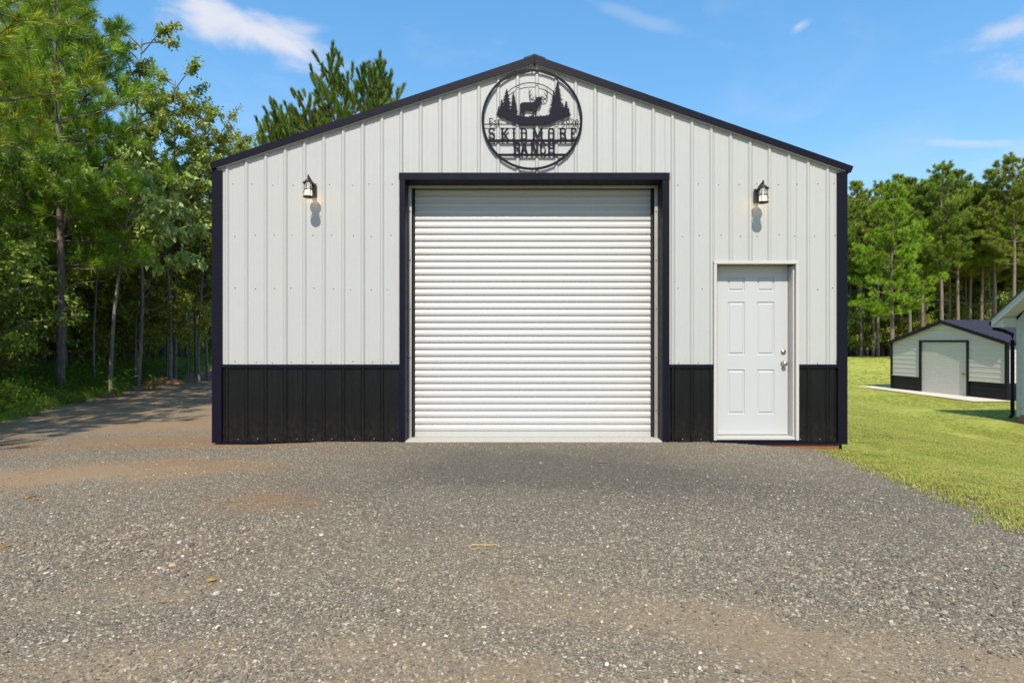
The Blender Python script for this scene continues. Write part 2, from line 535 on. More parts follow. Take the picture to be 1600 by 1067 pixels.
def mat_gravel():
    m, N, L = new_mat('crushed_gravel')
    b = N['Principled BSDF']
    v = coords(N, L)
    at = lambda nme: (lambda a: (setattr(a, 'attribute_name', nme), a.outputs['Fac'])[1])(N.new('ShaderNodeAttribute'))
    dirt, dark, coarse = at('dirt'), at('dark'), at('coarse')

    def vor(scale, feat='F1', rnd=1.0):
        o = N.new('ShaderNodeTexVoronoi'); o.inputs['Scale'].default_value = scale; o.feature = feat
        o.inputs['Randomness'].default_value = rnd
        nd = N.new('ShaderNodeTexNoise'); nd.inputs['Scale'].default_value = scale * .8; nd.inputs['Detail'].default_value = 2
        L.new(v, nd.inputs['Vector'])
        mm = N.new('ShaderNodeVectorMath'); mm.operation = 'MULTIPLY_ADD'
        mm.inputs[1].default_value = (.7 / scale,) * 3
        L.new(nd.outputs['Color'], mm.inputs[0]); L.new(v, mm.inputs[2])
        L.new(mm.outputs[0], o.inputs['Vector'])
        return o
    big = vor(58); small = vor(125)
    s1 = N.new('ShaderNodeSeparateColor'); L.new(big.outputs['Color'], s1.inputs[0])
    s2 = N.new('ShaderNodeSeparateColor'); L.new(small.outputs['Color'], s2.inputs[0])
    stones = [(0, (.066, .057, .044)), (.28, (.152, .130, .094)), (.58, (.258, .221, .158)), (.84, (.375, .323, .232)), (.95, (.50, .45, .35)), (1, (.74, .69, .57))]
    c1 = ramp(N, L, s1.outputs[0], stones)
    c2 = ramp(N, L, s2.outputs[1], stones)
    sel = ramp(N, L, s1.outputs[2], [(.40, 0.0), (.44, 1.0)])
    c = mixc(N, L, sel, c2, c1)
    # fines between the stones
    fine = mixc(N, L, noise(N, L, v, 40, 6, .7), (.110, .089, .060), (.26, .21, .14))
    gap = ramp(N, L, big.outputs['Distance'], [(.38, 0.0), (.62, 1.0)])
    c = mixc(N, L, gap, c, fine)
    tanf = N.new('ShaderNodeMath'); tanf.operation = 'MULTIPLY'; tanf.inputs[1].default_value = .9
    nz = noise(N, L, v, 7, 6, .7)
    nb = ramp(N, L, nz, [(.30, 0.0), (.66, 1.0)])
    mm = N.new('ShaderNodeMath'); mm.operation = 'MULTIPLY'; L.new(dirt, mm.inputs[0]); L.new(nb, mm.inputs[1])
    mm2 = N.new('ShaderNodeMath'); mm2.operation = 'MULTIPLY_ADD'; L.new(dirt, mm2.inputs[0]); mm2.inputs[1].default_value = .45; L.new(mm.outputs[0], mm2.inputs[2]); mm2.use_clamp = True
    L.new(mm2.outputs[0], tanf.inputs[0])
    clay = mixc(N, L, noise(N, L, v, 1.3, 4), (.215, .150, .092), (.36, .195, .085))
    c = mixc(N, L, tanf.outputs[0], c, clay)
    # tan fines over the whole drive
    tan = ramp(N, L, noise(N, L, v, .9, 5, .6), [(.30, 0.40), (.62, .88)])
    tm = N.new('ShaderNodeMath'); tm.operation = 'MULTIPLY'; L.new(tan, tm.inputs[0]); L.new(coarse, tm.inputs[1])
    c = mixc(N, L, tm.outputs[0], c, (.245, .175, .103))
    dk = N.new('ShaderNodeMath'); dk.operation = 'MULTIPLY'; dk.inputs[1].default_value = .60; L.new(dark, dk.inputs[0])
    c = mixc(N, L, dk.outputs[0], c, (.066, .062, .054))
    L.new(c, b.inputs['Base Color'])
    b.inputs['Roughness'].default_value = .88
    b.inputs['Specular IOR Level'].default_value = .3
    h1 = ramp(N, L, big.outputs['Distance'], [(0, 1.0), (.7, 0.0)])
    h2 = ramp(N, L, small.outputs['Distance'], [(0, 1.0), (.7, 0.0)])
    hh = mixc(N, L, .45, h1, h2)
    bp = N.new('ShaderNodeBump'); bp.inputs['Strength'].default_value = 1.0; bp.inputs['Distance'].default_value = .014
    bs = N.new('ShaderNodeMath'); bs.operation = 'MULTIPLY_ADD'; bs.inputs[1].default_value = -.62; bs.inputs[2].default_value = 1.0
    L.new(coarse, bs.inputs[0]); L.new(bs.outputs[0], bp.inputs['Strength'])
    L.new(hh, bp.inputs['Height']); L.new(bp.outputs[0], b.inputs['Normal'])
    return m


def mat_stone():
    m, N, L = new_mat('loose_stone')
    b = N['Principled BSDF']
    oi = N.new('ShaderNodeObjectInfo')
    v = coords(N, L)
    c = ramp(N, L, oi.outputs['Random'], [(0, (.062, .055, .045)), (.35, (.147, .127, .094)), (.65, (.243, .210, .152)), (.84, (.355, .308, .222)), (.93, (.28, .18, .095)), (1, (.64, .58, .47))])
    n = noise(N, L, v, 1.7, 5, .6)
    c = mixc(N, L, ramp(N, L, n, [(.35, 0.0), (.7, .5)]), c, (.19, .155, .108))
    L.new(c, b.inputs['Base Color'])
    b.inputs['Roughness'].default_value = .8
    return m


def mat_lawn():
    m, N, L = new_mat('mown_lawn')
    b = N['Principled BSDF']
    v = coords(N, L)
    c = mixc(N, L, ramp(N, L, noise(N, L, v, .35, 6, .62), [(.33, 0.0), (.68, 1.0)]), (.29, .35, .035), (.47, .41, .095))
    c = mixc(N, L, ramp(N, L, noise(N, L, v, 5, 6, .7), [(.3, 0.0), (.75, .65)]), c, (.18, .26, .024))
    c = mixc(N, L, ramp(N, L, noise(N, L, v, 1.5, 5, .7), [(.60, 0.0), (.78, .6)]), c, (.50, .40, .16))
    c = mixc(N, L, ramp(N, L, noise(N, L, coords(N, L, 'Object', (.35, 1.6, 1)), 1.6, 6, .7), [(.52, 0.0), (.70, .75)]), c, (.52, .43, .17))
    c = mixc(N, L, ramp(N, L, noise(N, L, v, 60, 4, .7), [(.35, 0.0), (.75, .5)]), c, (.40, .43, .09))
    L.new(c, b.inputs['Base Color'])
    b.inputs['Roughness'].default_value = .9
    b.inputs['Specular IOR Level'].default_value = .2
    bp = N.new('ShaderNodeBump'); bp.inputs['Strength'].default_value = .9; bp.inputs['Distance'].default_value = .03
    L.new(noise(N, L, v, 45, 5, .7), bp.inputs['Height']); L.new(bp.outputs[0], b.inputs['Normal'])
    return m


def mat_forest_floor():
    m, N, L = new_mat('leaf_litter')
    b = N['Principled BSDF']
    v = coords(N, L)
    c = mixc(N, L, noise(N, L, v, 6, 7, .7), (.055, .038, .022), (.19, .115, .055))
    c = mixc(N, L, ramp(N, L, noise(N, L, v, .8, 4), [(.45, 0.0), (.6, .8)]), c, (.055, .075, .018))
    vo = N.new('ShaderNodeTexVoronoi'); vo.inputs['Scale'].default_value = 22; L.new(v, vo.inputs['Vector'])
    s = N.new('ShaderNodeSeparateColor'); L.new(vo.outputs['Color'], s.inputs[0])
    c = mixc(N, L, ramp(N, L, s.outputs[0], [(.7, 0.0), (.72, .7)]), c, (.24, .13, .055))
    L.new(c, b.inputs['Base Color'])
    b.inputs['Roughness'].default_value = .95
    bp = N.new('ShaderNodeBump'); bp.inputs['Strength'].default_value = 1; bp.inputs['Distance'].default_value = .03
    L.new(noise(N, L, v, 16, 6, .7), bp.inputs['Height']); L.new(bp.outputs[0], b.inputs['Normal'])
    return m


M_GRAVEL, M_STONE, M_LAWN, M_FLOOR = mat_gravel(), mat_stone(), mat_lawn(), mat_forest_floor()

# ------------------------------------------------------------------ ground


def sheet(name, X, Y, Z, mat, attrs=None, kind='structure'):
    r, c = X.shape
    V = np.stack([X, Y, Z], -1).reshape(-1, 3)
    i = np.arange(r - 1)[:, None] * c; j = np.arange(c - 1)[None, :]
    Q = np.stack([i + j, i + j + 1, i + c + j + 1, i + c + j], -1).reshape(-1, 4)
    me = np_mesh(name, V, [Q], mat, True)
    for k, a in (attrs or {}).items():
        at = me.attributes.new(k, 'FLOAT', 'POINT')
        at.data.foreach_set('value', np.asarray(a, np.float32).ravel())
    o = link(name, me)
    o['kind'] = kind
    return o


def spaced(lo, hi, clo, chi, step, grow=1.25):
    v = list(np.arange(clo, chi + 1e-6, step))
    s = step; x = clo
    while x > lo:
        s *= grow; x -= s; v.insert(0, x)
    s = step; x = chi
    while x < hi:
        s *= grow; x += s; v.append(x)
    return np.array(v)


gx = spaced(-900, 900, -30, 40, .5); gy = spaced(-300, 1200, -10, 60, .5)
GX, GY = np.meshgrid(gx, gy)
sheet('ground', GX, GY, H(GX, GY) - .06 + .10 * sst(.3, 1.2, edge_left(GY) - GX), M_FLOOR)

# gravel drive
rows = np.concatenate([np.arange(-8, 1.2, .3), np.arange(1.2, 7.0, .06), [7.0], np.arange(7.06, 14, .12), np.arange(14, 45, .4)])
cols = np.linspace(0, 1, 240)
Ym = np.repeat(rows[:, None], len(cols), 1)
xl = edge_left(Ym) - .15 + .5 * (fbm(Ym * .9, Ym * 0 + 3, 4) - .5)
xr = np.where(Ym <= 6.9, edge_right(Ym) + .22 * (fbm(Ym * 2.2, Ym * 0 + 8, 4) - .5), 3.5 - 6.8 * sst(15, 19, Ym))
Xm = xl + (xr - xl) * cols[None, :]
Zm = H(Xm, Ym)
el_ = Xm - edge_left(Ym)


def blob(X, Y, cx, cy, rx, ry, ang=0):
    c, s = math.cos(ang), math.sin(ang)
    u = ((X - cx) * c + (Y - cy) * s) / rx; v = (-(X - cx) * s + (Y - cy) * c) / ry
    return np.exp(-(u * u + v * v))


nA = fbm(Xm * 1.6, Ym * 1.6, 5); nB = fbm(Xm * .8 + 40, Ym * 2.2, 4)
dirt = 1.0 * blob(Xm, Ym, -5.0, 6.9, 2.2, .35, .12) + 1.0 * blob(Xm, Ym, -4.6, 5.2, 1.2, .22, .25) + .8 * blob(Xm, Ym, -6.5, 8.6, 2.2, .5, -.1) + .55 * blob(Xm, Ym, -3.2, 5.6, 1.6, .7, .35)
dirt = dirt + .5 * blob(Xm, Ym, -1.9, 4.3, .5, .35) + .35 * blob(Xm, Ym, -2.6, 3.2, 1.3, .5, .3) + .6 * sst(2.2, .6, el_) + .45 * sst(7, 11, Ym)
dirt = np.clip(dirt * sst(.30, .68, nA * .6 + nB * .4) * 2.1, 0, 1) + .9 * blob(Xm, Ym, -5.35, 6.35, .35, .12, .5) + .6 * blob(Xm, Ym, -1.95, 6.35, .18, .07, .6) + .55 * blob(Xm, Ym, 2.75, 6.55, .6, .13)
dirt = np.clip(dirt + .8 * blob(Xm, Ym, -2.9, 6.75, 1.0, .08) * nB * 1.6, 0, 1)
dark = 1.3 * blob(Xm + .5 * (nA - .5), Ym + 1.2 * (nA - .5), .25, 5.5, 1.8, 1.25) + .5 * blob(Xm, Ym, 1.7, 4.6, .9, .5, -.5) + .35 * blob(Xm, Ym, 2.9, 4.2, .8, .8)
dark = np.clip(dark * (.55 + .9 * nB), 0, 1)
def sand_mask(X, Y):
    m = 1.1 * blob(X, Y, .95, 2.45, 1.25, .26, -.30) + .8 * blob(X, Y, .3, 1.95, 1.5, .24, -.12) + .6 * blob(X, Y, -1.2, 2.2, 1.0, .20, .12) + .6 * blob(X, Y, 2.0, 1.9, .8, .18, -.35)
    m = m + .7 * blob(X, Y, -1.8, 2.75, .6, .16, .25) + 1.1 * blob(X, Y, -4.5, 5.2, 1.7, .42, .22) + .4 * blob(X, Y, -.4, 3.4, .9, .22, -.2) + .45 * blob(X, Y, 1.9, 5.9, .5, .6, -.7)
    m = m + .75 * sst(7.0, 8.6, Y) * sst(.4, 1.8, X - edge_left(Y))
    return np.clip(m * (.10 + 2.0 * fbm(X * 3.1 + 9, Y * 5.2, 5)), 0, 1)


coarse = sand_mask(Xm, Ym) * (1 - .6 * dark)
sheet('gravel_drive', Xm, Ym, Zm, M_GRAVEL, {'dirt': dirt, 'dark': dark, 'coarse': coarse})

# lawn
rows = np.concatenate([np.arange(-8, 3, .4), np.arange(3, 8, .1), np.arange(8, 30, .25), np.arange(30, 47.1, .6)])
cols = np.linspace(0, 1, 150) ** 1.8
Yl = np.repeat(rows[:, None], len(cols), 1)
x0 = np.where(Yl < 6.95, edge_right(Yl) + .05 + .3 * (fbm(Yl * 2.5, Yl * 0 + 21, 4) - .5), 3.4)
Xl = x0 + (70 - x0) * cols[None, :]
sheet('lawn', Xl, Yl, H(Xl, Yl) + .004 + .03 * (fbm(Xl * .7, Yl * .7, 3) - .5) * sst(.2, 1, Xl - x0), M_LAWN)


# geometry-nodes scatter: one object, many instances
def scatter(name, P, rot, scl, idx, protos, mat=None):
    col = bpy.data.collections.new(name + '_kit')
    for i, p in enumerate(protos):
        o = bpy.data.objects.new(f'{name}_kit_{i:02d}', p)
        col.objects.link(o)
    me = bpy.data.meshes.new(name)
    me.vertices.add(len(P)); me.vertices.foreach_set('co', np.asarray(P, np.float32).ravel())
    a = me.attributes.new('rot', 'FLOAT_VECTOR', 'POINT'); a.data.foreach_set('vector', np.asarray(rot, np.float32).ravel())
    a = me.attributes.new('scl', 'FLOAT_VECTOR', 'POINT'); a.data.foreach_set('vector', np.asarray(scl, np.float32).ravel())
    a = me.attributes.new('idx', 'INT', 'POINT'); a.data.foreach_set('value', np.asarray(idx, np.int32))
    o = link(name, me)
    o['kind'] = 'stuff'
    ng = bpy.data.node_groups.new(name, 'GeometryNodeTree')
    ng.interface.new_socket('Geometry', in_out='INPUT', socket_type='NodeSocketGeometry')
    ng.interface.new_socket('Geometry', in_out='OUTPUT', socket_type='NodeSocketGeometry')
    N = ng.nodes; L = ng.links
    gi = N.new('NodeGroupInput'); go = N.new('NodeGroupOutput')
    ci = N.new('GeometryNodeCollectionInfo'); ci.inputs['Collection'].default_value = col
    ci.inputs['Separate Children'].default_value = True; ci.inputs['Reset Children'].default_value = True
    ip = N.new('GeometryNodeInstanceOnPoints'); ip.inputs['Pick Instance'].default_value = True

    def na(nm, ty):
        n = N.new('GeometryNodeInputNamedAttribute'); n.data_type = ty; n.inputs['Name'].default_value = nm
        return n.outputs['Attribute']
    e2r = N.new('FunctionNodeEulerToRotation')
    L.new(na('rot', 'FLOAT_VECTOR'), e2r.inputs[0])
    L.new(gi.outputs[0], ip.inputs['Points']); L.new(ci.outputs[0], ip.inputs['Instance'])
    L.new(na('idx', 'INT'), ip.inputs['Instance Index'])
    L.new(e2r.outputs[0], ip.inputs['Rotation']); L.new(na('scl', 'FLOAT_VECTOR'), ip.inputs['Scale'])
    L.new(ip.outputs[0], go.inputs[0])
    md = o.modifiers.new('scatter', 'NODES'); md.node_group = ng
    return o


def stone_mesh(seed, flat=.55):
    r = np.random.default_rng(seed)
    bm = bmesh.new()
    bmesh.ops.create_icosphere(bm, subdivisions=1, radius=1)
    for v in bm.verts:
        v.co *= r.uniform(.72, 1.18)
        v.co.x *= 1.15; v.co.z *= flat
    me = bpy.data.meshes.new('stone'); bm.to_mesh(me); bm.free()
    me.materials.append(M_STONE)
    return me


def grass_clump(seed, n=26, h=.055, rad=.06, w=.0035, mat=None):
    r = np.random.default_rng(seed)
    a = r.uniform(0, 2 * math.pi, n); q = rad * np.sqrt(r.random(n))
    B = np.stack([q * np.cos(a), q * np.sin(a), np.zeros(n) - .006], -1)
    b = r.uniform(0, 2 * math.pi, n); hh = h * r.uniform(.45, 1.15, n); ln = hh * r.uniform(.2, .9, n)
    d = np.stack([np.cos(b), np.sin(b), 0 * b], -1); sd_ = np.stack([-np.sin(b), np.cos(b), 0 * b], -1) * w
    mid = B + d * (ln * .35)[:, None] + np.array([0, 0, 1.]) * (hh * .65)[:, None]
    tip = B + d * ln[:, None] + np.array([0, 0, 1.]) * hh[:, None]
    V = np.stack([B - sd_, B + sd_, mid + sd_ * .8, mid - sd_ * .8, tip], 1).reshape(-1, 3)
    k = np.arange(n)[:, None] * 5
    return np_mesh('grass_clump', V, [k + np.array([0, 1, 2, 3]), k + np.array([3, 2, 4])], mat or M_GRASS)


def plant_mesh(seed, n=26, h=.45, rad=.3, leaf=.09, mat=None):
    r = np.random.default_rng(seed)
    V = []; F4 = []; F3 = []
    for s in range(n):
        a = r.uniform(0, 6.28); t = r.uniform(.15, 1); q = rad * r.uniform(.1, 1) * (.4 + .6 * t)
        p = np.array([q * math.cos(a), q * math.sin(a), h * t * r.uniform(.7, 1.1)])
        az = a + r.normal(0, .7); el = r.uniform(-.5, .6)
        d = np.array([math.cos(az) * math.cos(el), math.sin(az) * math.cos(el), math.sin(el)])
        sd_ = np.array([-math.sin(az), math.cos(az), 0]); up = np.cross(sd_, -d)
        L_ = leaf * r.uniform(.6, 1.3); W_ = L_ * .26
        b = len(V)
        V += [p, p + d * L_ * .45 + sd_ * W_ + up * .1 * L_, p + d * L_ - np.array([0, 0, .2 * L_]), p + d * L_ * .45 - sd_ * W_ + up * .1 * L_, p + d * L_ * .5]
        F3 += [(b, b + 1, b + 4), (b + 1, b + 2, b + 4), (b + 2, b + 3, b + 4), (b + 3, b, b + 4)]
        if True:
            b = len(V); g = np.array([p[0] * .15, p[1] * .15, 0])
            V += [g + np.array([.004, 0, 0]), g - np.array([.004, 0, 0]), p]
            F3.append((b, b + 1, b + 2))
    return np_mesh('weed', np.array(V), [np.array(F3)], mat or M_WEED)


# loose stones over the nearer gravel
def scatter_stones():
    n = 240000
    y = 1.55 + (7.0 - 1.55) * rng.random(n) ** 1.9
    x = rng.uniform(-1, 1, n) * (1.0 * y + .7)
    size = .0042 * np.exp(np.clip(rng.normal(0, .40, n), -1, .85)) * (1 - .18 * sst(3.5, 6.5, y))
    big = rng.random(n) < .012
    size[big] *= 1.5
    size *= 1 + .45 * np.clip(blob(x, y, -2.2, 3.5, 1.6, .6, .25) + blob(x, y, 2.0, 2.7, .9, .7, -.5) + .6 * blob(x, y, -1.2, 1.9, .8, .3), 0, 1)
    keep = (x < edge_right(y) - .02 + .12 * rng.random(n)) & (x > edge_left(y) + .1)
    band = fbm(x * .9 + 5, y * 1.4, 4)
    keep &= rng.random(n) < .35 + 1.5 * sst(.35, .7, band)
    keep &= rng.random(n) > .70 * sand_mask(x, y)
    keep &= rng.random(n) > .92 * np.clip(1.3 * blob(x, y, .25, 5.6, 1.75, 1.05), 0, 1)
    x, y, size = x[keep], y[keep], size[keep]
    P = np.stack([x, y, H(x, y) + size * .12], -1)
    m = len(x)
    rot = np.stack([rng.normal(0, .35, m), rng.normal(0, .35, m), rng.uniform(0, 6.28, m)], -1)
    sc_ = size[:, None] * np.stack([rng.uniform(.8, 1.35, m), rng.uniform(.8, 1.2, m), rng.uniform(.7, 1.15, m)], -1)
    scatter('loose_gravel', P, rot, sc_, rng.integers(0, 8, m), [stone_mesh(s, .45 + .06 * (s % 4)) for s in range(8)])


scatter_stones()


def scatter_grass():
    Ps, Sc = [], []
    for (y0, y1, n, s) in ((3.0, 8, 11000, .55), (8, 16, 22000, .65), (16, 30, 24000, .85), (30, 46, 12000, 1.2)):
        y = rng.uniform(y0, y1, n)
        xa = np.where(y < 6.95, edge_right(y), 4.02)
        xb = .95 * y + 1.2
        x = xa + (xb - xa) * rng.random(n)
        ok = xb > xa
        x, y = x[ok], y[ok]
        k = rng.uniform(.6, 1.2, len(x)) * s * (.7 + .6 * fbm(x * .8, y * .8, 3))
        Ps.append(np.stack([x, y, H(x, y) + .004], -1)); Sc.append(np.stack([k * 1.2, k * 1.2, k * .42 + 0 * k], -1))
    # ragged fringe along the gravel
    y = rng.uniform(2.6, 6.9, 1500); x = edge_right(y) + rng.normal(.02, .14, 1500)
    Ps.append(np.stack([x, y, H(x, y)], -1)); k = rng.uniform(.5, 1.1, 1500); Sc.append(np.stack([k * .8, k * .8, k * .5], -1))
    P = np.concatenate(Ps); S_ = np.concatenate(Sc)
    # not on the shed pad or inside buildings
    ok = ~((P[:, 0] > 16.6) & (P[:, 1] > 20.7) & (P[:, 1] < 28.0)) & ~((P[:, 0] > 13.6) & (P[:, 1] < 15.6) & (P[:, 1] > 7))
    P, S_ = P[ok], S_[ok]
    m = len(P)
    rot = np.stack([0 * P[:, 0], 0 * P[:, 0], rng.uniform(0, 6.28, m)], -1)
    scatter('lawn_grass', P, rot, S_, rng.integers(0, 6, m), [grass_clump(s) for s in range(6)])


scatter_grass()

# ------------------------------------------------------------------ garage
AX, AZ = px(835), pz(102.5)                       # underside of the rake at the ridge
LX, LZ = px(336), pz(265.8)
RX, RZ = px(1322), pz(270)


def roof_z(x):
    if x < AX: return AZ - (AX - x) * (AZ - LZ) / (AX - LX)
    return AZ - (x - AX) * (AZ - RZ) / (RX - AX)


XL, XR = px(333), px(1322)                        # outer corners
WT = pz(570)                                      # top of the dark wainscot
RIB, RIB0 = .2319, px(929.7)
garage = thing('garage', 'white ribbed steel garage with black wainscot, black trim and a large roll-up door', 'garage', (0, D, 0))
OY = D                                            # parts are written in world coordinates, then moved under the empty


def part(mb, name, mat, parent=None, smooth=False, bevel=0, label=None):
    o = mb.build(name, mat, parent or garage, smooth, bevel, label)
    p = parent or garage
    root = p
    o.matrix_parent_inverse = Matrix.Translation(-Vector(garage.location)) if p is garage else Matrix.Identity(4)
    return o


def rib_profile(x):
    """stand-off of the sheet at x: 9-inch major ribs and two faint minor ones"""
    u = (x - RIB0) / RIB
    u = u - math.floor(u + .5)
    d = abs(u) * RIB
    if d < .009: return .018
    if d < .026: return .018 * (1 - (d - .009) / .017)
    for c in (.075,):
        if abs(d - c) < .006: return .0014
        if abs(d - c) < .012: return .0014 * (1 - (abs(d - c) - .006) / .006)
    return 0.0


def rib_stops(xa, xb):
    xs = {round(xa, 5), round(xb, 5)}
    k0 = math.floor((xa - RIB0) / RIB) - 1; k1 = math.ceil((xb - RIB0) / RIB) + 1
    for k in range(k0, k1 + 1):
        c = RIB0 + k * RIB
        for d in (.009, .026, .063, .069, .081, .087):
            for s in (-1, 1):
                x = round(c + s * d, 5)
                if xa < x < xb: xs.add(x)
    if xa < AX < xb: xs.add(round(AX, 5))
    return sorted(xs)


def ribbed(xa, xb, zb, zt, y=D):
    """zt: number or function of x"""
    mb = MB()
    xs = rib_stops(xa, xb)
    f = zt if callable(zt) else (lambda x: zt)
    vs = []; n = len(xs)
    for x in xs:
        yy = y - rib_profile(x)
        vs += [(x, yy, zb), (x, yy, f(x)), (x, y + .012, f(x)), (x, y + .012, zb)]
    fs = []
    for i in range(n - 1):
        a, b = 4 * i, 4 * (i + 1)
        fs += [(a, b, b + 1, a + 1), (a + 1, b + 1, b + 2, a + 2), (a + 2, b + 2, b + 3, a + 3), (a + 3, b + 3, b, a)]
    fs += [(0, 1, 2, 3), (4 * (n - 1) + 3, 4 * (n - 1) + 2, 4 * (n - 1) + 1, 4 * (n - 1))]
    mb.add(vs, fs)
    return mb


# openings (outer edge of their trim, so the sheets stop under it)
OXa, OXb, OZ = px(629), px(1039), pz(277)
EXa, EXb, EZ = px(1116), px(1244), pz(411)
cuts = [XL + .02]
k = math.ceil((XL - RIB0) / RIB)
x = RIB0 + k * RIB
sheets = []
edges_ = [RIB0 + .029 + RIB * (4 * i) for i in range(-9, 6)]
edges_ = [e for e in edges_ if XL + .15 < e < XR - .15]
bounds = [XL + .02] + edges_ + [XR - .02]
for a, b in zip(bounds[:-1], bounds[1:]):
    cut = sorted({a, b} | {c for c in (OXa, OXb, EXa, EXb) if a < c < b})
    for c0, c1 in zip(cut[:-1], cut[1:]):
        mid = (c0 + c1) / 2
        zb = WT - .005
        if OXa < mid < OXb: zb = OZ
        elif EXa < mid < EXb: zb = EZ
        g = .0012
        part(ribbed(c0 + g, c1 - g, zb, roof_z), 'wall_panel', M_WHITE)
        if zb < OZ and not (EXa < mid < EXb):
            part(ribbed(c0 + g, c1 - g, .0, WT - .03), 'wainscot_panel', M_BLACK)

# screws
scr = MB()


def screw(mb, x, z, y, r=.0052):
    mb.lathe([(r * 1.5, -.001), (r * 1.5, .001), (r, .002), (r * .8, .007), (0.0005, .0075)], (0, 0, 0), 8)
    for i in range(len(mb.v) - 40, len(mb.v)):
        a = mb.v[i]
        mb.v[i] = (x + a[0], y - a[2], z + a[1])


for zrow in (pz(288), pz(368), pz(451), pz(566)):
    k = -20
    for k in range(-20, 16):
        x = RIB0 + k * RIB + RIB * .5 + random.uniform(-.035, .03) - .02
        if x < XL + .14 or x > XR - .12: continue
        if OXa - .06 < x < OXb + .05: continue
        if EXa - .04 < x < EXb + .04 and zrow < EZ + .05: continue
        screw(scr, x, zrow + random.uniform(-.012, .012), D - .001)
for k in range(-20, 16):
    x = RIB0 + k * RIB + RIB * .5 + random.uniform(-.03, .03)
    if x < XL + .14 or x > XR - .12 or OXa - .06 < x < OXb + .05 or EXa - .04 < x < EXb + .04: continue
    screw(scr, x, .03 + random.uniform(-.004, .004), D - .002)
o = part(scr, 'screws', M_SCREW); o['kind'] = 'stuff'

# trims
cw = px(348) - px(333)
for (a, b) in ((XL, XL + cw), (XR - cw, XR)):
    mb = MB().box(a, b, D - .032, D + .08, -.01, min(roof_z(a), roof_z(b)) - .005)
    part(mb, 'corner_trim', M_TRIM, bevel=.003)
for (xa, xb) in ((XL + cw, OXa), (OXb, EXa), (EXb, XR - cw)):
    mb = MB()
    xa += .001; xb -= .001
    mb.prism([(xa, WT - .034), (xb, WT - .034), (xb, WT - .004), (xa, WT - .004)], D - .027, D - .0)
    mb.prism([(xa, WT - .004), (xb, WT - .004), (xb, WT + .006), (xa, WT + .006)], D - .021, D - .0)
    part(mb, 'wainscot_cap_trim', M_TRIM)
for (xa, xb) in ((XL + .05, OXa), (OXb, XR)):
    mb = MB()
    mb.prism([(xa, -.024), (xb, -.024), (xb, -.003), (xa, -.003)], D - .035, D + .01)
    part(mb, 'base_trim', M_TRIM, bevel=.003)
for (xa, xb, zl) in ((XL + .14, OXa - .05, -.12), (OXb + .05, XR - .1, -.30)):
    part(MB().box(xa, xb, D - .012, D + .03, zl, -.0245), 'skirt_board', M_TIMBER)

# rakes
RT = .098
for (x0, z0, x1, z1) in ((px(333.5), roof_z(px(333.5)), AX, AZ), (AX, AZ, px(1326), roof_z(px(1326)))):
    mb = MB()
    lo = .078 if x0 < AX - .1 else RT
    hi = RT if x0 < AX - .1 else .08
    pts = [(x0, z0), (x1, z1), (x1, z1 + hi), (x0, z0 + lo)]
    if x1 > AX + .1: pts = [(x0, z0), (x1, z1), (x1 + .028, z1 + hi - .01), (x0, z0 + lo)]
    else: pts = [(x0, z0), (x1, z1), (x1, z1 + hi), (x0 - .02, z0 + lo)]
    mb.prism(pts, D - .055, D + .06)
    part(mb, 'rake_trim', M_TRIM, bevel=.003)
    mb = MB().prism([(x0 + .03, z0 - .008 + (.0)), (x1 - .01, z1 - .008), (x1 - .01, z1 - .0005), (x0 + .03, z0 - .0005)], D - .045, D - .002)
    if x1 > AX + .1:
        mb = MB().prism([(x0 + .01, z0 - .008), (x1 - .06, roof_z(x1 - .06) - .008), (x1 - .06, roof_z(x1 - .06) - .0005), (x0 + .01, z0 - .0005)], D - .045, D - .002)
    else:
        mb = MB().prism([(x0 + .06, roof_z(x0 + .06) - .008), (x1 - .01, z1 - .008), (x1 - .01, z1 - .0005), (x0 + .06, roof_z(x0 + .06) - .0005)], D - .045, D - .002)
    part(mb, 'drip_edge', M_WHITE)
mb = MB().prism([(AX - .13, AZ + RT - .043 + .003), (AX, AZ + RT + .003), (AX + .13, AZ + RT - .045 + .003), (AX + .13, AZ + RT - .03), (AX, AZ + RT + .017), (AX - .13, AZ + RT - .028)], D - .05, D + 9.0)
part(mb, 'ridge_cap', M_ROOFB)

# roof, side and back walls (hidden from here but there)
BL = 9.0
for (x0, x1) in ((XL - .05, AX), (AX, XR + .06)):
    a, b = (x0, roof_z(x0)), (x1, roof_z(x1))
    mb = MB().prism([(a[0], a[1] + .02), (b[0], b[1] + .02), (b[0], b[1] + .07), (a[0], a[1] + .07)], D + .061, D + BL)
    part(mb, 'roof_panel', M_ROOFB)
for xw in (XL + .005, XR - .025):
    mb = MB().box(xw, xw + .02, D + .081, D + BL, WT, roof_z(xw) - .01)
    part(mb, 'side_wall', M_WHITE)
    mb = MB().box(xw, xw + .02, D + .081, D + BL, -.3, WT - .001)
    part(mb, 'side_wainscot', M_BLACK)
part(MB().prism([(XL + .03, -.2), (XR - .03, -.2), (XR - .03, roof_z(XR) - .01), (AX, AZ - .01), (XL + .03, roof_z(XL) - .01)], D + BL - .03, D + BL - .005), 'back_wall', M_WHITE)
part(MB().box(XL + .06, XR - .06, D + .04, D + BL - .04, -.25, .0115), 'floor_slab', M_CONC)
# apron strip of the slab in the roll-up opening
TXa, TXb = px(624.5), px(1045)
IXa, IXb = px(633.5), px(1034.3)
part(MB().box(IXa + .002, IXb - .002, D - .03, D + .0395, -.2, .012), 'slab_edge', M_CONC, bevel=.006)

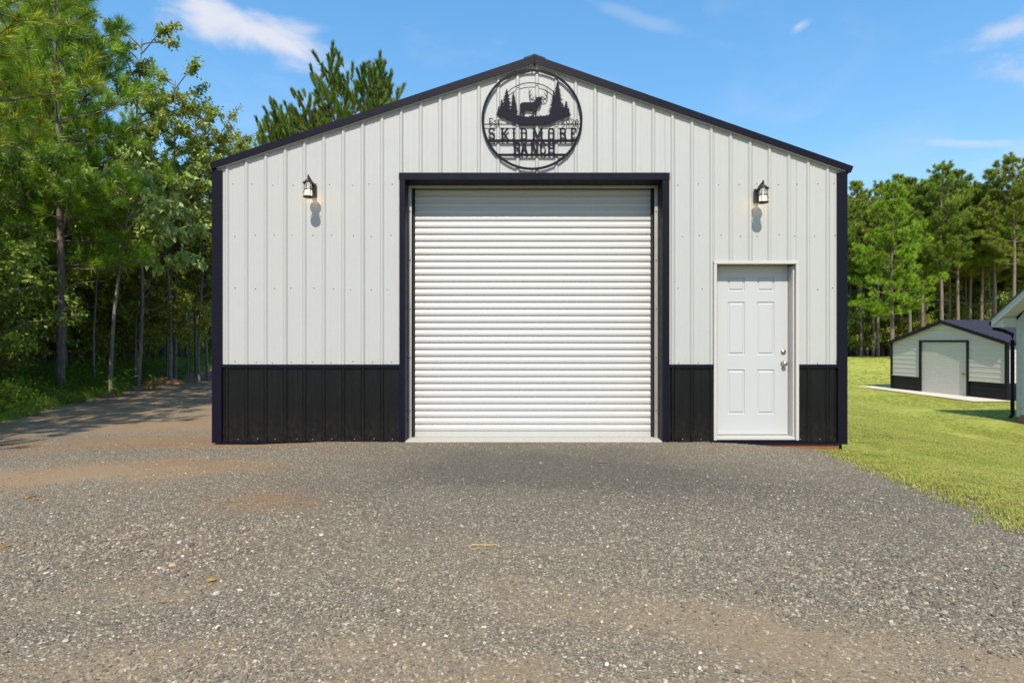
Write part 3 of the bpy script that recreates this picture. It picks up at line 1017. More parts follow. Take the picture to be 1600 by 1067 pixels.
# roll-up door surround
IZ = pz(282.5); TZ = pz(271)
part(MB().box(TXa, IXa, D - .030, D + .0, -.02, IZ), 'door_jamb_trim', M_TRIM, bevel=.003)
part(MB().box(IXb, TXb, D - .030, D + .0, -.02, IZ), 'door_jamb_trim', M_TRIM, bevel=.003)
part(MB().box(TXa - .004, TXb + .004, D - .034, D + .0, IZ + .001, TZ), 'door_head_trim', M_TRIM, bevel=.004)
part(MB().box(IXa - .05, IXa, D + .001, D + .34, .012, IZ), 'jamb_liner', M_JAMB)
part(MB().box(IXb, IXb + .05, D + .001, D + .34, .012, IZ), 'jamb_liner', M_JAMB)
part(MB().box(IXa - .05, IXb + .05, D + .001, D + .34, IZ + .001, IZ + .06), 'head_liner', M_JAMB)
# galvanised angle frame, black brush seals
YA = D + .20
for (a, b) in ((IXa + .001, IXa + .040), (IXb - .040, IXb - .001)):
    mb = MB().box(a, b, YA, YA + .006, .013, IZ - .002)
    part(mb, 'guide_angle', M_GALV)
part(MB().box(IXa + .041, IXb - .041, YA, YA + .006, IZ - .036, IZ - .002), 'head_angle', M_GALV)
YC = D + .30
for (a, b) in ((IXa + .010, IXa + .066), (IXb - .066, IXb - .010)):
    part(MB().box(a, b, YC - .03, YC + .004, .013, IZ - .004), 'brush_seal', M_RUBBER)
part(MB().box(IXa, IXb, YC + .03, YC + .05, IZ - .12, IZ - .001), 'head_shade_board', M_JAMB)  # dark board added behind the curtain top, standing in for coil-opening shade
for (a, zlist) in ((IXa + .02, (.35, 1.0, 1.6, 2.2, 2.8)), (IXb - .02, (.35, 1.0, 1.6, 2.2, 2.8))):
    mb = MB()
    for z in zlist: mb.box(a - .006, a + .006, YA - .006, YA - .0005, z - .006, z + .006)
    part(mb, 'guide_bolts', M_IRON)['kind'] = 'stuff'

# curtain
CXa, CXb = IXa + .067, IXb - .067
door = bpy.data.objects.new('roll_up_door', None); COL.objects.link(door); door.parent = garage
door.location = (0, .30, 0)
PITCH = .0845
Z0 = .075
prof = []
NP_ = 12
for i in range(NP_ + 1):
    t = i / NP_
    # rounded bead above, flat land and crease at the joint
    if t < .16: d = -.003 + .003 * math.cos(t / .16 * math.pi)
    else: d = -.006 + .0
    prof.append((t, d))
prof = [(0.0, .0025), (.05, .0025), (.12, -.003), (.19, -.0080), (.26, -.0100), (.40, -.0104), (.56, -.0100), (.68, -.0072), (.79, -.0025), (.90, .0015), (1.0, .0025)]
mb = MB(); n = len(prof)
vs = []
for (t, d) in prof:
    vs += [(CXa, d, t * PITCH), (CXb, d, t * PITCH), (CXb, d + .003, t * PITCH), (CXa, d + .003, t * PITCH)]
fs = []
for i in range(n - 1):
    a, b = 4 * i, 4 * i + 4
    fs += [(a, a + 1, b + 1, b), (a + 1, a + 2, b + 2, b + 1), (a + 2, a + 3, b + 3, b + 2), (a + 3, a, b, b + 3)]
fs += [(3, 2, 1, 0), (4 * n - 4, 4 * n - 3, 4 * n - 2, 4 * n - 1)]
mb.add(vs, fs)
slat_me = mb.mesh('slat', M_CURTAIN)
for i in range(37):
    z = Z0 + i * PITCH
    if z > IZ - .04: break
    o = link('slat', slat_me, door); o.location = (0, random.uniform(-.0006, .0006), z)
mb = MB().box(CXa, CXb, -.016, .004, .014, .050); mb.box(CXa, CXb, -.010, .004, .0505, .0745)
mb.build('bottom_bar', M_CURTAIN, door, bevel=.002)
MB().box(CXa, CXb, -.012, .002, .0125, .0138).build('bottom_seal', M_RUBBER, door)
for (a, b) in ((px(932, 7.2), px(952, 7.2)), (px(966, 7.2), px(977, 7.2))):
    MB().box(a, b, -.0175, -.0165, .026, .040).build('sticker', M_STICK, door)

# ------------------------------------------------------------------ entry door
ED = D + .135
entry = bpy.data.objects.new('entry_door', None); COL.objects.link(entry); entry.parent = garage
entry.location = (0, 0, 0)
dx0, dx1 = px(1120.5, ED), px(1231, ED)
dz0, dz1 = pz(678.5, ED), pz(415, ED)


def ez(o): o.matrix_parent_inverse = Matrix.Translation(-Vector((0, D, 0))); return o


# leaf with six sunk panels built as one quilted surface
panels = []
for (a, b) in ((493, 577), (637, 722)):
    for (c, d) in ((168, 236), (288, 548), (620, 838)):
        panels.append((px(980 + a / 3.139, ED), px(980 + b / 3.139, ED), pz(380 + d / 3.139, ED), pz(380 + c / 3.139, ED)))
mb = MB()
xs = sorted({dx0, dx1} | {p for q in panels for p in q[:2]})
zs = sorted({dz0, dz1} | {p for q in panels for p in q[2:]})


def merge(vals, tol=.004):
    out = []
    for v in vals:
        if out and v - out[-1] < tol: continue
        out.append(v)
    return out


xs, zs = merge(xs), merge(zs)
cellp = {}
for i in range(len(xs) - 1):
    for j in range(len(zs) - 1):
        mx, mz = (xs[i] + xs[i + 1]) / 2, (zs[j] + zs[j + 1]) / 2
        if not any(p[0] - .003 < mx < p[1] + .003 and p[2] - .003 < mz < p[3] + .003 for p in panels):
            mb.add([(xs[i], ED, zs[j]), (xs[i + 1], ED, zs[j]), (xs[i + 1], ED, zs[j + 1]), (xs[i], ED, zs[j + 1])], [(0, 1, 2, 3)])
mb.box(dx0, dx1, ED + .022, ED + .04, dz0, dz1)
for (a0, a1) in ((dx0 - .0, dx0 + .001), (dx1 - .001, dx1)):
    mb.box(a0, a1, ED, ED + .02, dz0, dz1)
leaf = ez(mb.build('door_leaf', M_DOORW, entry))
for p in panels:
    a, b, c, d = p
    rings = [(0, 0.0), (.006, .009), (.016, .010), (.030, .002), (.034, .0015)]
    mb = MB(); vs = []; fs = []
    for (ins, dep) in rings:
        vs += [(a + ins, ED + dep, c + ins), (b - ins, ED + dep, c + ins), (b - ins, ED + dep, d - ins), (a + ins, ED + dep, d - ins)]
    for r_ in range(len(rings) - 1):
        for q in range(4):
            q2 = (q + 1) % 4
            fs.append((r_ * 4 + q, r_ * 4 + q2, r_ * 4 + 4 + q2, r_ * 4 + 4 + q))
    e = 4 * (len(rings) - 1)
    fs.append((e, e + 1, e + 2, e + 3))
    mb.add(vs, fs)
    ez(mb.build('raised_panel', M_DOORW, entry))
# hardware, each turned about an axis that sticks out of the door


def knob(name, cx, cz, prof, k=20):
    mb = MB().lathe(prof, (0, 0, 0), k)
    mb.v = [(cx + v[0], ED - v[2], cz + v[1]) for v in mb.v]
    return ez(mb.build(name, M_NICKEL, entry, True))


hx = px(1223.7, ED)
knob('door_knob', hx, pz(568, ED), [(.033, 0), (.033, .006), (.014, .010), (.012, .030), (.020, .036), (.027, .046), (.028, .056), (.022, .064), (.001, .067)])
knob('deadbolt', hx, pz(549.5, ED), [(.031, 0), (.030, .012), (.024, .017), (.011, .018), (.010, .019), (.001, .020)])
# frame: brickmould casing, jambs, stops, sill
fx0, fx1, fz1 = px(1114.2), px(1246.6), pz(408.5)
cas = .05
part(MB().box(fx0, fx0 + .036, D - .034, D + .02, .02, fz1 - .036), 'door_casing', M_FRAMEW, bevel=.006)
part(MB().box(fx1 - .036, fx1, D - .034, D + .02, .02, fz1 - .036), 'door_casing', M_FRAMEW, bevel=.006)
part(MB().box(fx0, fx1, D - .035, D + .02, fz1 - .0355, fz1), 'head_casing', M_FRAMEW, bevel=.006)
part(MB().box(fx0 + .014, fx0 + .045, D + .021, ED + .06, .02, fz1 - .05), 'door_jamb', M_FRAMEW)
part(MB().box(dx1 + .004, fx1 - .012, D + .021, ED + .06, .02, fz1 - .05), 'door_jamb', M_FRAMEW)
part(MB().box(dx1 + .003, dx1 + .016, D + .05, ED + .0, .05, fz1 - .05), 'door_stop', M_FRAMEW)
part(MB().box(fx0 + .014, fx1 - .012, D + .021, ED + .06, dz1 + .006, fz1 - .02), 'head_jamb', M_FRAMEW)
part(MB().box(fx0 + .04, fx1 - .04, D - .02, ED + .05, .026, .058), 'door_sill', M_FRAMEW, bevel=.004)
part(MB().box(fx0, fx1, D - .02, D + .04, -.0025, .0195), 'sill_flashing', M_TRIM)
part(MB().box(fx0 + .03, fx1 - .03, ED + .061, ED + .08, 0.013, fz1 + .02), 'door_back', M_JAMB)

# ------------------------------------------------------------------ round steel sign
SY = D - .036
SS = F / SY
sign = thing('ranch_sign', 'round black cut-steel ranch sign with a deer, under the roof peak', 'sign', (0, SY, 0))


def gx_(x): return (730 + x / 5.335 - 800) / SS


def gz_(y): return CZ + (533.5 - 80 - y / 5.335) / SS


def G(pts): return [(gx_(a), gz_(b)) for (a, b) in pts]


U = 1 / 5.335 / SS


def spart(mb, name, kind=None):
    o = mb.build(name, M_SIGN, sign)
    o.location = (0, -SY, 0)
    if kind: o['kind'] = kind
    return o


T_ = .004
cxs, cys, rr = 540, 571, 411
mb = MB().ribbon(G([(cxs + rr * math.cos(a), cys + rr * 1.0 * math.sin(a)) for a in np.linspace(0, 2 * math.pi, 97)[:-1]]), 21 * U, SY, SY + T_, True)
spart(mb, 'ring')
mb = MB().ribbon(G([(530 + 278 * math.cos(a), 543 + 278 * math.sin(a)) for a in np.linspace(R(223), R(314), 40)]), 7 * U, SY + .0008, SY + T_)
spart(mb, 'moon_arc')
for i, (y_, w_, a, b) in enumerate(((611, 8, 133, 950), (748, 24, 168, 915), (866, 22, 243, 842))):
    spart(MB().ribbon(G([(a, y_), (b, y_)]), w_ * U, SY + .0006, SY + T_), 'cross_bar')

# hill
top = [(258, 522), (272, 505), (300, 494), (330, 497), (360, 506), (390, 520), (420, 534), (450, 541), (480, 545), (512, 549), (521, 536), (530, 545), (541, 522), (548, 546), (575, 548), (590, 540), (600, 547), (612, 530), (622, 545), (640, 536), (650, 543), (663, 528), (672, 540), (690, 525), (715, 512), (740, 504), (765, 492), (790, 488), (820, 492), (846, 505), (856, 525)]
bot = [(840, 545), (815, 548), (790, 562), (770, 562), (750, 583), (715, 588), (690, 600), (650, 602), (620, 612), (585, 611), (560, 618), (530, 611), (500, 614), (470, 606), (440, 606), (415, 595), (385, 592), (360, 575), (335, 573), (310, 553), (285, 548), (262, 536)]
spart(MB().prism(G(top + bot), SY - .0004, SY + T_), 'hill')

deer = [(440, 445), (452, 431), (480, 427), (525, 428), (555, 425), (572, 416), (583, 400), (586, 388), (600, 380), (614, 384), (621, 394), (629, 405), (618, 412), (617, 428), (610, 450), (598, 468), (585, 482), (580, 502), (577, 547), (566, 547), (568, 508), (562, 492), (557, 504), (556, 547), (546, 547), (548, 505), (545, 489), (520, 491), (495, 485), (482, 493), (474, 506), (482, 536), (470, 540), (460, 514), (457, 503), (450, 514), (446, 534), (434, 534), (440, 507), (443, 480), (438, 462)]
spart(MB().prism(G(deer), SY - .0008, SY + T_), 'deer')
ant = [([(590, 390), (565, 411), (540, 409), (525, 392), (517, 360), (514, 312)], 8), ([(519, 352), (538, 320)], 6), ([(524, 380), (545, 352)], 6), ([(545, 409), (560, 372)], 6), ([(572, 405), (574, 368)], 6),
       ([(608, 388), (630, 407), (648, 404), (662, 388), (669, 355), (664, 310)], 8), ([(668, 352), (646, 318)], 6), ([(664, 380), (641, 350)], 6), ([(645, 404), (628, 372)], 6), ([(622, 400), (612, 366)], 6),
       ([(584, 392), (566, 384)], 9), ([(616, 390), (634, 384)], 9)]
mb = MB()
for i, (p, w) in enumerate(ant):
    mb.ribbon(G(p), w * U, SY - .0012 - i * .00025, SY + T_ - .0003 * i, False, [1] + [.85] * (len(p) - 2) + [.45])
spart(mb, 'antlers')


def fir(ax, ay, by, hw, seed, dens=11):
    r = random.Random(seed)
    n = max(4, int((by - ay) / dens))
    L_, R_ = [], []
    for i in range(1, n + 1):
        t = i / n
        y = ay + (by - ay) * t
        w = hw * t ** .8
        for side, arr in ((-1, L_), (1, R_)):
            ww = w * r.uniform(.65, 1.1)
            arr.append((ax + side * ww, y + r.uniform(-3, 5)))
            arr.append((ax + side * ww * r.uniform(.25, .5), y + 2 + r.uniform(0, 3)))
    return [(ax, ay)] + R_ + [(ax + 4, by + 8), (ax - 4, by + 8)] + L_[::-1]


for i, (a, y0, y1, w) in enumerate(((328, 312, 498, 62), (386, 336, 515, 46), (288, 400, 512, 40), (262, 458, 530, 26), (754, 236, 490, 66), (722, 322, 505, 50), (795, 435, 498, 30), (825, 412, 512, 40), (846, 468, 535, 22))):
    pts = fir(a, y0, y1, w, i + 3)
    spart(MB().prism(G(pts), SY - .0002 + .0003 * i, SY + T_ + .0003 * i), 'fir_tree')

# letters as strokes in a unit box
ARC = lambda cx, cy, rx, ry, a0, a1, n=9: [(cx + rx * math.cos(R(a)), cy + ry * math.sin(R(a))) for a in np.linspace(a0, a1, n)]
LET = {
    'S': [[(.86, .76), (.84, .88), (.64, .97), (.36, .97), (.14, .87), (.12, .70), (.28, .58), (.72, .44), (.88, .30), (.86, .13), (.64, .03), (.36, .03), (.16, .12), (.14, .24)]],
    'K': [[(.2, 0), (.2, 1)], [(.28, .42), (.85, 1)], [(.42, .58), (.9, 0)], [(.02, .97), (.42, .97)], [(.02, .03), (.42, .03)], [(.66, .97), (1.0, .97)], [(.72, .03), (1.04, .03)]],
    'I': [[(.5, 0), (.5, 1)], [(.05, .97), (.95, .97)], [(.05, .03), (.95, .03)]],
    'D': [[(.2, 0), (.2, 1)], [(.0, .96), (.62, .96), (.84, .82), (.84, .18), (.62, .04), (.0, .04)]],
    'M': [[(.12, 0), (.16, 1)], [(.16, 1), (.5, .18)], [(.5, .18), (.84, 1)], [(.84, 1), (.88, 0)], [(0, .03), (.26, .03)], [(.74, .03), (1, .03)], [(.0, .97), (.18, .97)], [(.82, .97), (1, .97)]],
    'O': [[(.15, .2), (.15, .8), (.35, .96), (.65, .96), (.85, .8), (.85, .2), (.65, .04), (.35, .04), (.15, .2), (.15, .3)]],
    'R': [[(.2, 0), (.2, 1)], [(.0, .96), (.66, .96), (.84, .84), (.84, .64), (.66, .52), (.2, .52)], [(.55, .50), (.82, .30), (.88, 0)], [(.0, .03), (.4, .03)], [(.76, .03), (1.05, .03)]],
    'E': [[(.2, 0), (.2, 1)], [(.0, .96), (.88, .96), (.9, .76)], [(.2, .52), (.66, .52)], [(.0, .04), (.9, .04), (.92, .26)]],
    'A': [[(.12, 0), (.45, 1)], [(.88, 0), (.52, 1)], [(.25, .3), (.75, .3)], [(0, .03), (.28, .03)], [(.7, .03), (1, .03)]],
    'N': [[(.15, 0), (.15, 1)], [(.15, 1), (.85, 0)], [(.85, 0), (.85, 1)], [(0, .03), (.3, .03)], [(.7, .97), (1, .97)], [(0, .97), (.2, .97)]],
    'C': [[(.86, .68), (.86, .8), (.66, .96), (.36, .96), (.15, .8), (.15, .2), (.36, .04), (.66, .04), (.86, .2), (.86, .32)]],
    'H': [[(.18, 0), (.18, 1)], [(.82, 0), (.82, 1)], [(.18, .5), (.82, .5)], [(.0, .03), (.36, .03)], [(.64, .03), (1, .03)], [(.0, .97), (.36, .97)], [(.64, .97), (1, .97)]],
    'e': [[(.22, 0), (.22, 1)], [(.0, .97), (.9, .97), (.92, .78)], [(.22, .52), (.66, .52)], [(.0, .03), (.92, .03), (.95, .24)]],
    's': [[(.82, .55), (.8, .62), (.5, .68), (.2, .58), (.25, .45), (.75, .28), (.85, .14), (.5, .01), (.15, .08), (.12, .2)]],
    't': [[(.45, .9), (.45, .1), (.6, .02), (.85, .06)], [(.1, .66), (.85, .66)]],
    '.': [[(.3, .0), (.3, .16)]],
    '2': [[(.12, .74)] + ARC(.5, .72, .36, .26, 165, -10) + [(.6, .4), (.12, .04)], [(.08, .04), (.92, .04)]],
    '0': [ARC(.5, .5, .37, .48, 90, 450, 17)],
}


def letter(ch, x0, x1, ytop, ybot, w, parent_y):
    mb = MB()
    for i, st in enumerate(LET[ch]):
        pts = [(x0 + (x1 - x0) * a, ybot + (ytop - ybot) * b) for (a, b) in st]
        mb.ribbon(G(pts), w * U, parent_y - i * .00022, parent_y + T_ - i * .0002)
    return spart(mb, 'letter')


for ch, a, b in zip('SKIDMORE', (176, 278, 376, 443, 543, 672, 768, 863), (232, 348, 402, 502, 632, 728, 828, 912)):
    letter(ch, a, b, 645, 741, 15, SY - .0010)
for ch, a, b in zip('RANCH', (384, 445, 530, 606, 672), (444, 506, 592, 658, 732)):
    letter(ch, a, b, 764, 860, 15, SY - .0012)
for ch, a, b in zip('est.', (180, 222, 250, 278), (216, 246, 272, 292)):
    letter(ch, a, b, 562, 612, 7, SY - .0010)
for ch, a, b in zip('2020', (784, 824, 862, 898), (816, 856, 892, 930)):
    letter(ch, a, b, 573, 610, 7, SY - .0010)
# stand-offs that carry it
for (a, b) in ((540, 160), (540, 982), (130, 600), (950, 600)):
    gx0, gz0 = gx_(a), gz_(b)
    spart(MB().box(gx0 - .006, gx0 + .006, SY + T_ + .0002, D - .001, gz0 - .006, gz0 + .006), 'standoff')

# ------------------------------------------------------------------ wall lanterns
m_gl, N, L = new_mat('lantern_glass')
b = N['Principled BSDF']
b.inputs['Transmission Weight'].default_value = 1.0; b.inputs['Roughness'].default_value = .05; b.inputs['IOR'].default_value = 1.2
b.inputs['Base Color'].default_value = (.93, .95, .97, 1)
L.new(ramp(N, L, noise(N, L, coords(N, L), 30, 3), [(.3, .02), (.8, .12)]), b.inputs['Roughness'])
m_em, N, L = new_mat('lit_frosted_glass')
b = N['Principled BSDF']
b.inputs['Base Color'].default_value = (.9, .8, .6, 1)
L.new(ramp(N, L, noise(N, L, coords(N, L), 14, 3), [(.2, (1.0, .60, .22)), (.8, (1.0, .78, .42))]), b.inputs['Emission Color'])
b.inputs['Emission Strength'].default_value = .95


def lantern(label, xw, zc):
    """xw: wall position, zc: height of the cap rim"""
    t = thing('wall_lantern', label, 'wall lamp', (xw, D, zc), 0, 'lanterns on the garage wall')
    pr = .21
    MB().box(-.030, .030, -.034, -.0185, -.125, .040).build('backplate', M_IRON, t, bevel=.004)
    mb = MB()
    mb.tube([(0, -.034, .010), (0, -.09, .045), (0, -.15, .062), (0, -pr, .075)], [.010, .010, .010, .009], 8)
    mb.lathe([(.004, .030), (.010, .046), (.013, .072), (.008, .084), (.011, .090), (.001, .098)], (0, -pr, 0), 12)
    mb.build('arm', M_IRON, t, True)
    c = (0, -pr, 0)
    MB().lathe([(.0665, -.006), (.0675, -.002), (.052, .010), (.040, .014), (.036, .022), (.034, .030), (.022, .038), (.004, .042)], c, 32).build('cap', M_IRON, t, True)
    mb = MB()
    for q in range(4):
        a = R(45 + 90 * q)
        x, y = .051 * math.cos(a), -pr + .051 * math.sin(a)
        mb.tube([(x, y, -.004), (x, y, -.158)], .0035, 6)
    for z in (-.108,):
        ring = [(.051 * math.cos(a), -pr + .051 * math.sin(a), z) for a in np.linspace(0, 2 * math.pi, 25)]
        mb.tube(ring, .003, 6, False)
    for sgn in (-1, 1):
        mb.tube([(sgn * .051, -pr, -.108), (sgn * .060, -pr, -.100), (sgn * .066, -pr, -.108), (sgn * .060, -pr, -.116)], .003, 6)
    mb.build('cage', M_IRON, t, True)
    MB().lathe([(.040, -.176), (.060, -.168), (.062, -.163), (.059, -.158), (.05, -.155), (.03, -.155)], c, 32).build('base_ring', M_IRON, t, True)
    # clear upper sleeve, frosted glowing lower sleeve
    mb = MB(); prof = [(.041, -.092), (.041, -.004), (.038, -.004), (.038, -.092), (.041, -.092)]
    V, kk = [], 28
    for (r_, z) in prof:
        for i in range(kk):
            a = 2 * math.pi * i / kk; V.append((r_ * math.cos(a), -pr + r_ * math.sin(a), z))
    Fq = [(j * kk + i, j * kk + (i + 1) % kk, (j + 1) * kk + (i + 1) % kk, (j + 1) * kk + i) for j in range(4) for i in range(kk)]
    mb.add(V, Fq); mb.build('glass', m_gl, t, True)
    MB().lathe([(.036, -.154), (.042, -.150), (.042, -.094), (.039, -.0925), (.010, -.0925)], c, 28).build('lamp_shade', m_em, t, True)
    ld = bpy.data.lights.new('lantern_light', 'POINT'); ld.energy = .22; ld.color = (1, .62, .26); ld.shadow_soft_size = .03
    lo = bpy.data.objects.new('lantern_light', ld); COL.objects.link(lo); lo.parent = t; lo.location = (0, -.12, -.135)
    return t


lantern('dark bronze lantern on the white wall left of the roll-up door, lit', px(491.5), pz(285.8, D - .21))
lantern('dark bronze lantern on the white wall above the white entry door, lit', px(1180.5), pz(294.5, D - .21))

# ------------------------------------------------------------------ small shed
shed_z = -1.0
SXf, SY0, SY1, SHH = 18.27, 21.25, 26.75, 2.2
shed = thing('shed', 'small cream metal shed with black wainscot and a closed roll-up door, standing on the lawn', 'shed', (SXf, SY0, shed_z), R(7.0))
W_ = SY1 - SY0       # gable runs along local +y, facing -x
RISE = .86
LEN = 7.0


def hz_wall(z0, z1, y0, y1, pitch=.20, gable=False, face='x'):
    """horizontally ribbed sheet facing -x (or -y), built from stacked bands"""
    mb = MB()
    zs_ = [z0]
    k = 0
    while True:
        zb = k * pitch
        k += 1
        for d in (0.0, .018, .050, .068):
            z = zb + d
            if z0 < z < z1: zs_.append(z)
        if zb > z1: break
    zs_.append(z1)
    zs_ = sorted(set(round(z, 4) for z in zs_))

    def off(z):
        q = (z % pitch)
        if q < .018: return -.007 * q / .018
        if q < .050: return -.007
        if q < .068: return -.007 * (1 - (q - .050) / .018)
        return 0.0
    vs = []; fs = []
    for z in zs_:
        a, b = y0, y1
        if gable and z > SHH:
            s = (z - SHH) / RISE * W_ / 2
            a, b = max(y0, s), min(y1, W_ - s)
            if b < a: a = b = W_ / 2
        o_ = off(z)
        if face == 'x': vs += [(o_, a, z), (o_, b, z)]
        else: vs += [(a, o_, z), (b, o_, z)]
    for i in range(len(zs_) - 1):
        fs.append((2 * i, 2 * i + 1, 2 * i + 3, 2 * i + 2))
    mb.add(vs, fs)
    return mb


# door position along the gable from the photograph (1/z is linear along the wall)
dy0, dy1 = 1.64, 3.84
DH = 2.16
SW = .66
hz_wall(SW, SHH, 0, dy0).build('gable_wall', M_SHEDW, shed)
hz_wall(SW, SHH, dy1, W_).build('gable_wall', M_SHEDW, shed)
hz_wall(SHH + .0005, SHH + RISE - .002, 0, W_, gable=True).build('gable_top', M_SHEDW, shed)
hz_wall(0, SW - .002, 0, dy0).build('wainscot', M_SHEDB, shed)
hz_wall(0, SW - .002, dy1, W_).build('wainscot', M_SHEDB, shed)
hz_wall(SW, SHH, 0, LEN, face='y').build('side_wall', M_SHEDW, shed)
hz_wall(0, SW - .002, 0, LEN, face='y').build('side_wainscot', M_SHEDB, shed)
MB().box(.03, LEN, W_ - .03, W_, 0, SHH).build('back_wall', M_SHEDW, shed)
MB().box(LEN - .03, LEN - .001, .03, W_ - .031, 0, SHH).build('end_wall', M_SHEDW, shed)
for (y0, y1) in ((-.035, .07), (W_ - .07, W_ + .03)):
    MB().box(-.036, .06, y0, y1, 0, SHH).build('corner_trim', M_SHEDB, shed)
MB().box(-.034, .01, .071, dy0 - .09, SW - .012, SW + .012).build('wainscot_trim', M_SHEDW, shed)
MB().box(-.034, .01, dy1 + .09, W_ - .071, SW - .012, SW + .012).build('wainscot_trim', M_SHEDW, shed)
for (y0, y1) in ((dy0 - .085, dy0), (dy1, dy1 + .085)):
    MB().box(-.040, .05, y0, y1, 0, DH + .02).build('door_trim', M_SHEDB, shed)
MB().box(-.041, .05, dy0 - .085, dy1 + .085, DH + .021, DH + .09).build('door_head_trim', M_SHEDB, shed)
rd = bpy.data.objects.new('roll_up_door', None); COL.objects.link(rd); rd.parent = shed
mb = MB(); vs = []; n = 0
zl = np.linspace(.03, DH + .02, 25 * 4 + 1)
for i, z in enumerate(zl):
    o_ = .035 - .010 * math.sin((i % 4) / 4 * math.pi) ** 1.0
    vs += [(o_, dy0, z), (o_, dy1, z)]
for s in range(25):
    m1 = MB(); m1.add(vs[s * 8:s * 8 + 10], [(2 * i, 2 * i + 1, 2 * i + 3, 2 * i + 2) for i in range(4)])
    m1.build('slat', M_SHEDW, rd)
MB().box(.005, .03, dy0 + .12, dy0 + .24, .86, .93).build('latch', M_BRASS, rd)
for s, nm in ((-1, 'rake_trim'), (1, 'rake_trim')):
    c = W_ / 2
    e = c + s * (W_ / 2 + .14); ze = SHH - .14 * RISE / (W_ / 2)
    P1, P2 = (c, SHH + RISE + .02), (e, ze + .02)
    mb = MB()
    pts = [(P1[0], P1[1] - .12), (P2[0], P2[1] - .12), (P2[0], P2[1] + .0), (P1[0], P1[1] + .0)]
    vs = [(-.14, p[0], p[1]) for p in pts] + [(-.05, p[0], p[1]) for p in pts]
    mb.add(vs, [(0, 1, 2, 3), (7, 6, 5, 4), (0, 4, 5, 1), (1, 5, 6, 2), (2, 6, 7, 3), (3, 7, 4, 0)])
    mb.build('rake_trim', M_SHEDB, shed)
    # roof with ribs running along the building
    mb = MB(); vs = []; nst = 14
    L0 = math.hypot(e - c, P1[1] - P2[1])
    ts = []
    for i in range(nst):
        for d, h in ((0, .0), (.10, .020), (.28, .020), (.38, .0)):
            ts.append(((i + d) / nst, h))
    ts.append((1, 0))
    for (t, h) in ts:
        y = P1[0] + (P2[0] - P1[0]) * t; z = P1[1] + (P2[1] - P1[1]) * t + .004 + h
        vs += [(-.13, y, z), (LEN + .1, y, z)]
    mb.add(vs, [(2 * i, 2 * i + 1, 2 * i + 3, 2 * i + 2) for i in range(len(ts) - 1)])
    mb.build('roof', M_ROOFB, shed)
    MB().box(-.0499, LEN, min(e, e - s * .03), max(e, e - s * .03), ze - .10, ze + .012).build('eave_trim', M_SHEDB, shed)
pad = sheet('concrete_pad', *(lambda A, B: (A, B, H(A, B) * 0 + shed_z + .03 + 0 * A))(*np.meshgrid(np.linspace(16.75, 18.3, 8), np.linspace(20.9, 29.6, 20))), M_PAD)

# ------------------------------------------------------------------ house at the right edge
HX, HY1, HY0, HZ = 13.72, 15.62, 7.0, -.93
house = thing('house', 'white lap-sided house corner with black downspout at the right edge', 'house', (HX, HY1, HZ))
EH = 2.78            # wall height at the eave
PITCH_H = .72
HW = HY1 - HY0
RH = EH + PITCH_H * HW / 2
expo = .115 * 1.7
k = 0
while k * expo < RH - .1:
    z0 = .16 + k * expo; z1 = z0 + expo
    k += 1
    if z0 > RH - .06: break

    def span(z):
        if z <= EH: return 0.0
        return (z - EH) / PITCH_H
    a0, a1 = span(z0), span(min(z1, RH))
    y0a, y0b = -HW + a0, -a0; y1a, y1b = -HW + a1, -a1
    if y1a > y1b: y1a = y1b = -HW / 2
    mb = MB().add([(-.022, y0a, z0), (-.022, y0b, z0), (-.004, y1b, z1), (-.004, y1a, z1), (.0, y0a, z0), (.0, y0b, z0)],
                  [(0, 1, 2, 3), (4, 5, 1, 0)])
    mb.build('siding_board', M_VINYL, house)
MB().box(.004, 9.0, -HW, 0, 0.0, EH).build('wall_core', M_VINYL, house)
MB().box(-.012, .0, -HW, 0, -.4, .158).build('foundation', M_BRICK, house)
MB().box(-.035, .05, -.09, .012, .10, EH - .05).build('corner_board', M_VINYL, house)
ov, ro = .36, .42     # eave and rake overhang
for s in (0, 1):
    def Y(y): return -HW - y if s else y
    e0 = (ov, EH - ov * PITCH_H)
    r0 = (-HW / 2, RH)
    mb = MB(); th = .20
    pts = [(Y(e0[0]), e0[1] + .02), (r0[0], r0[1] + .02), (r0[0], r0[1] + .02 + th), (Y(e0[0]), e0[1] + .02 + th)]
    vs = [(-ro, p[0], p[1]) for p in pts] + [(-ro + .03, p[0], p[1]) for p in pts]
    fq = [(0, 1, 2, 3), (7, 6, 5, 4), (0, 4, 5, 1), (1, 5, 6, 2), (2, 6, 7, 3), (3, 7, 4, 0)]
    mb.add(vs, fq); mb.build('rake_board', M_VINYL, house)
    mb = MB(); vs = [(-ro + .0305, p[0], p[1]) for p in pts[:2]] + [(-.03, p[0], p[1]) for p in pts[:2]]
    vs = [(v[0], v[1], v[2] + .012) for v in vs] + [(v[0], v[1], v[2] + .02) for v in vs]
    mb.add(vs, [(0, 1, 3, 2), (4, 6, 7, 5), (0, 4, 5, 1), (2, 3, 7, 6), (0, 2, 6, 4), (1, 5, 7, 3)])
    mb.build('rake_soffit', M_VINYL, house)
    mb = MB(); pts2 = [(Y(e0[0] + .02), e0[1] + th + .024 - .015), (r0[0], r0[1] + th + .024), (r0[0], r0[1] + th + .06), (Y(e0[0] + .02), e0[1] + th + .045)]
    vs = [(-ro - .02, p[0], p[1]) for p in pts2] + [(9.2, p[0], p[1]) for p in pts2]
    mb.add(vs, fq); mb.build('roof', M_SHINGLE, house)
    ya, yb = sorted((Y(.013), Y(ov)))
    MB().box(-ro + .031, 9.0, ya, yb, e0[1] + .002, e0[1] + .018).build('eave_soffit', M_VINYL, house)
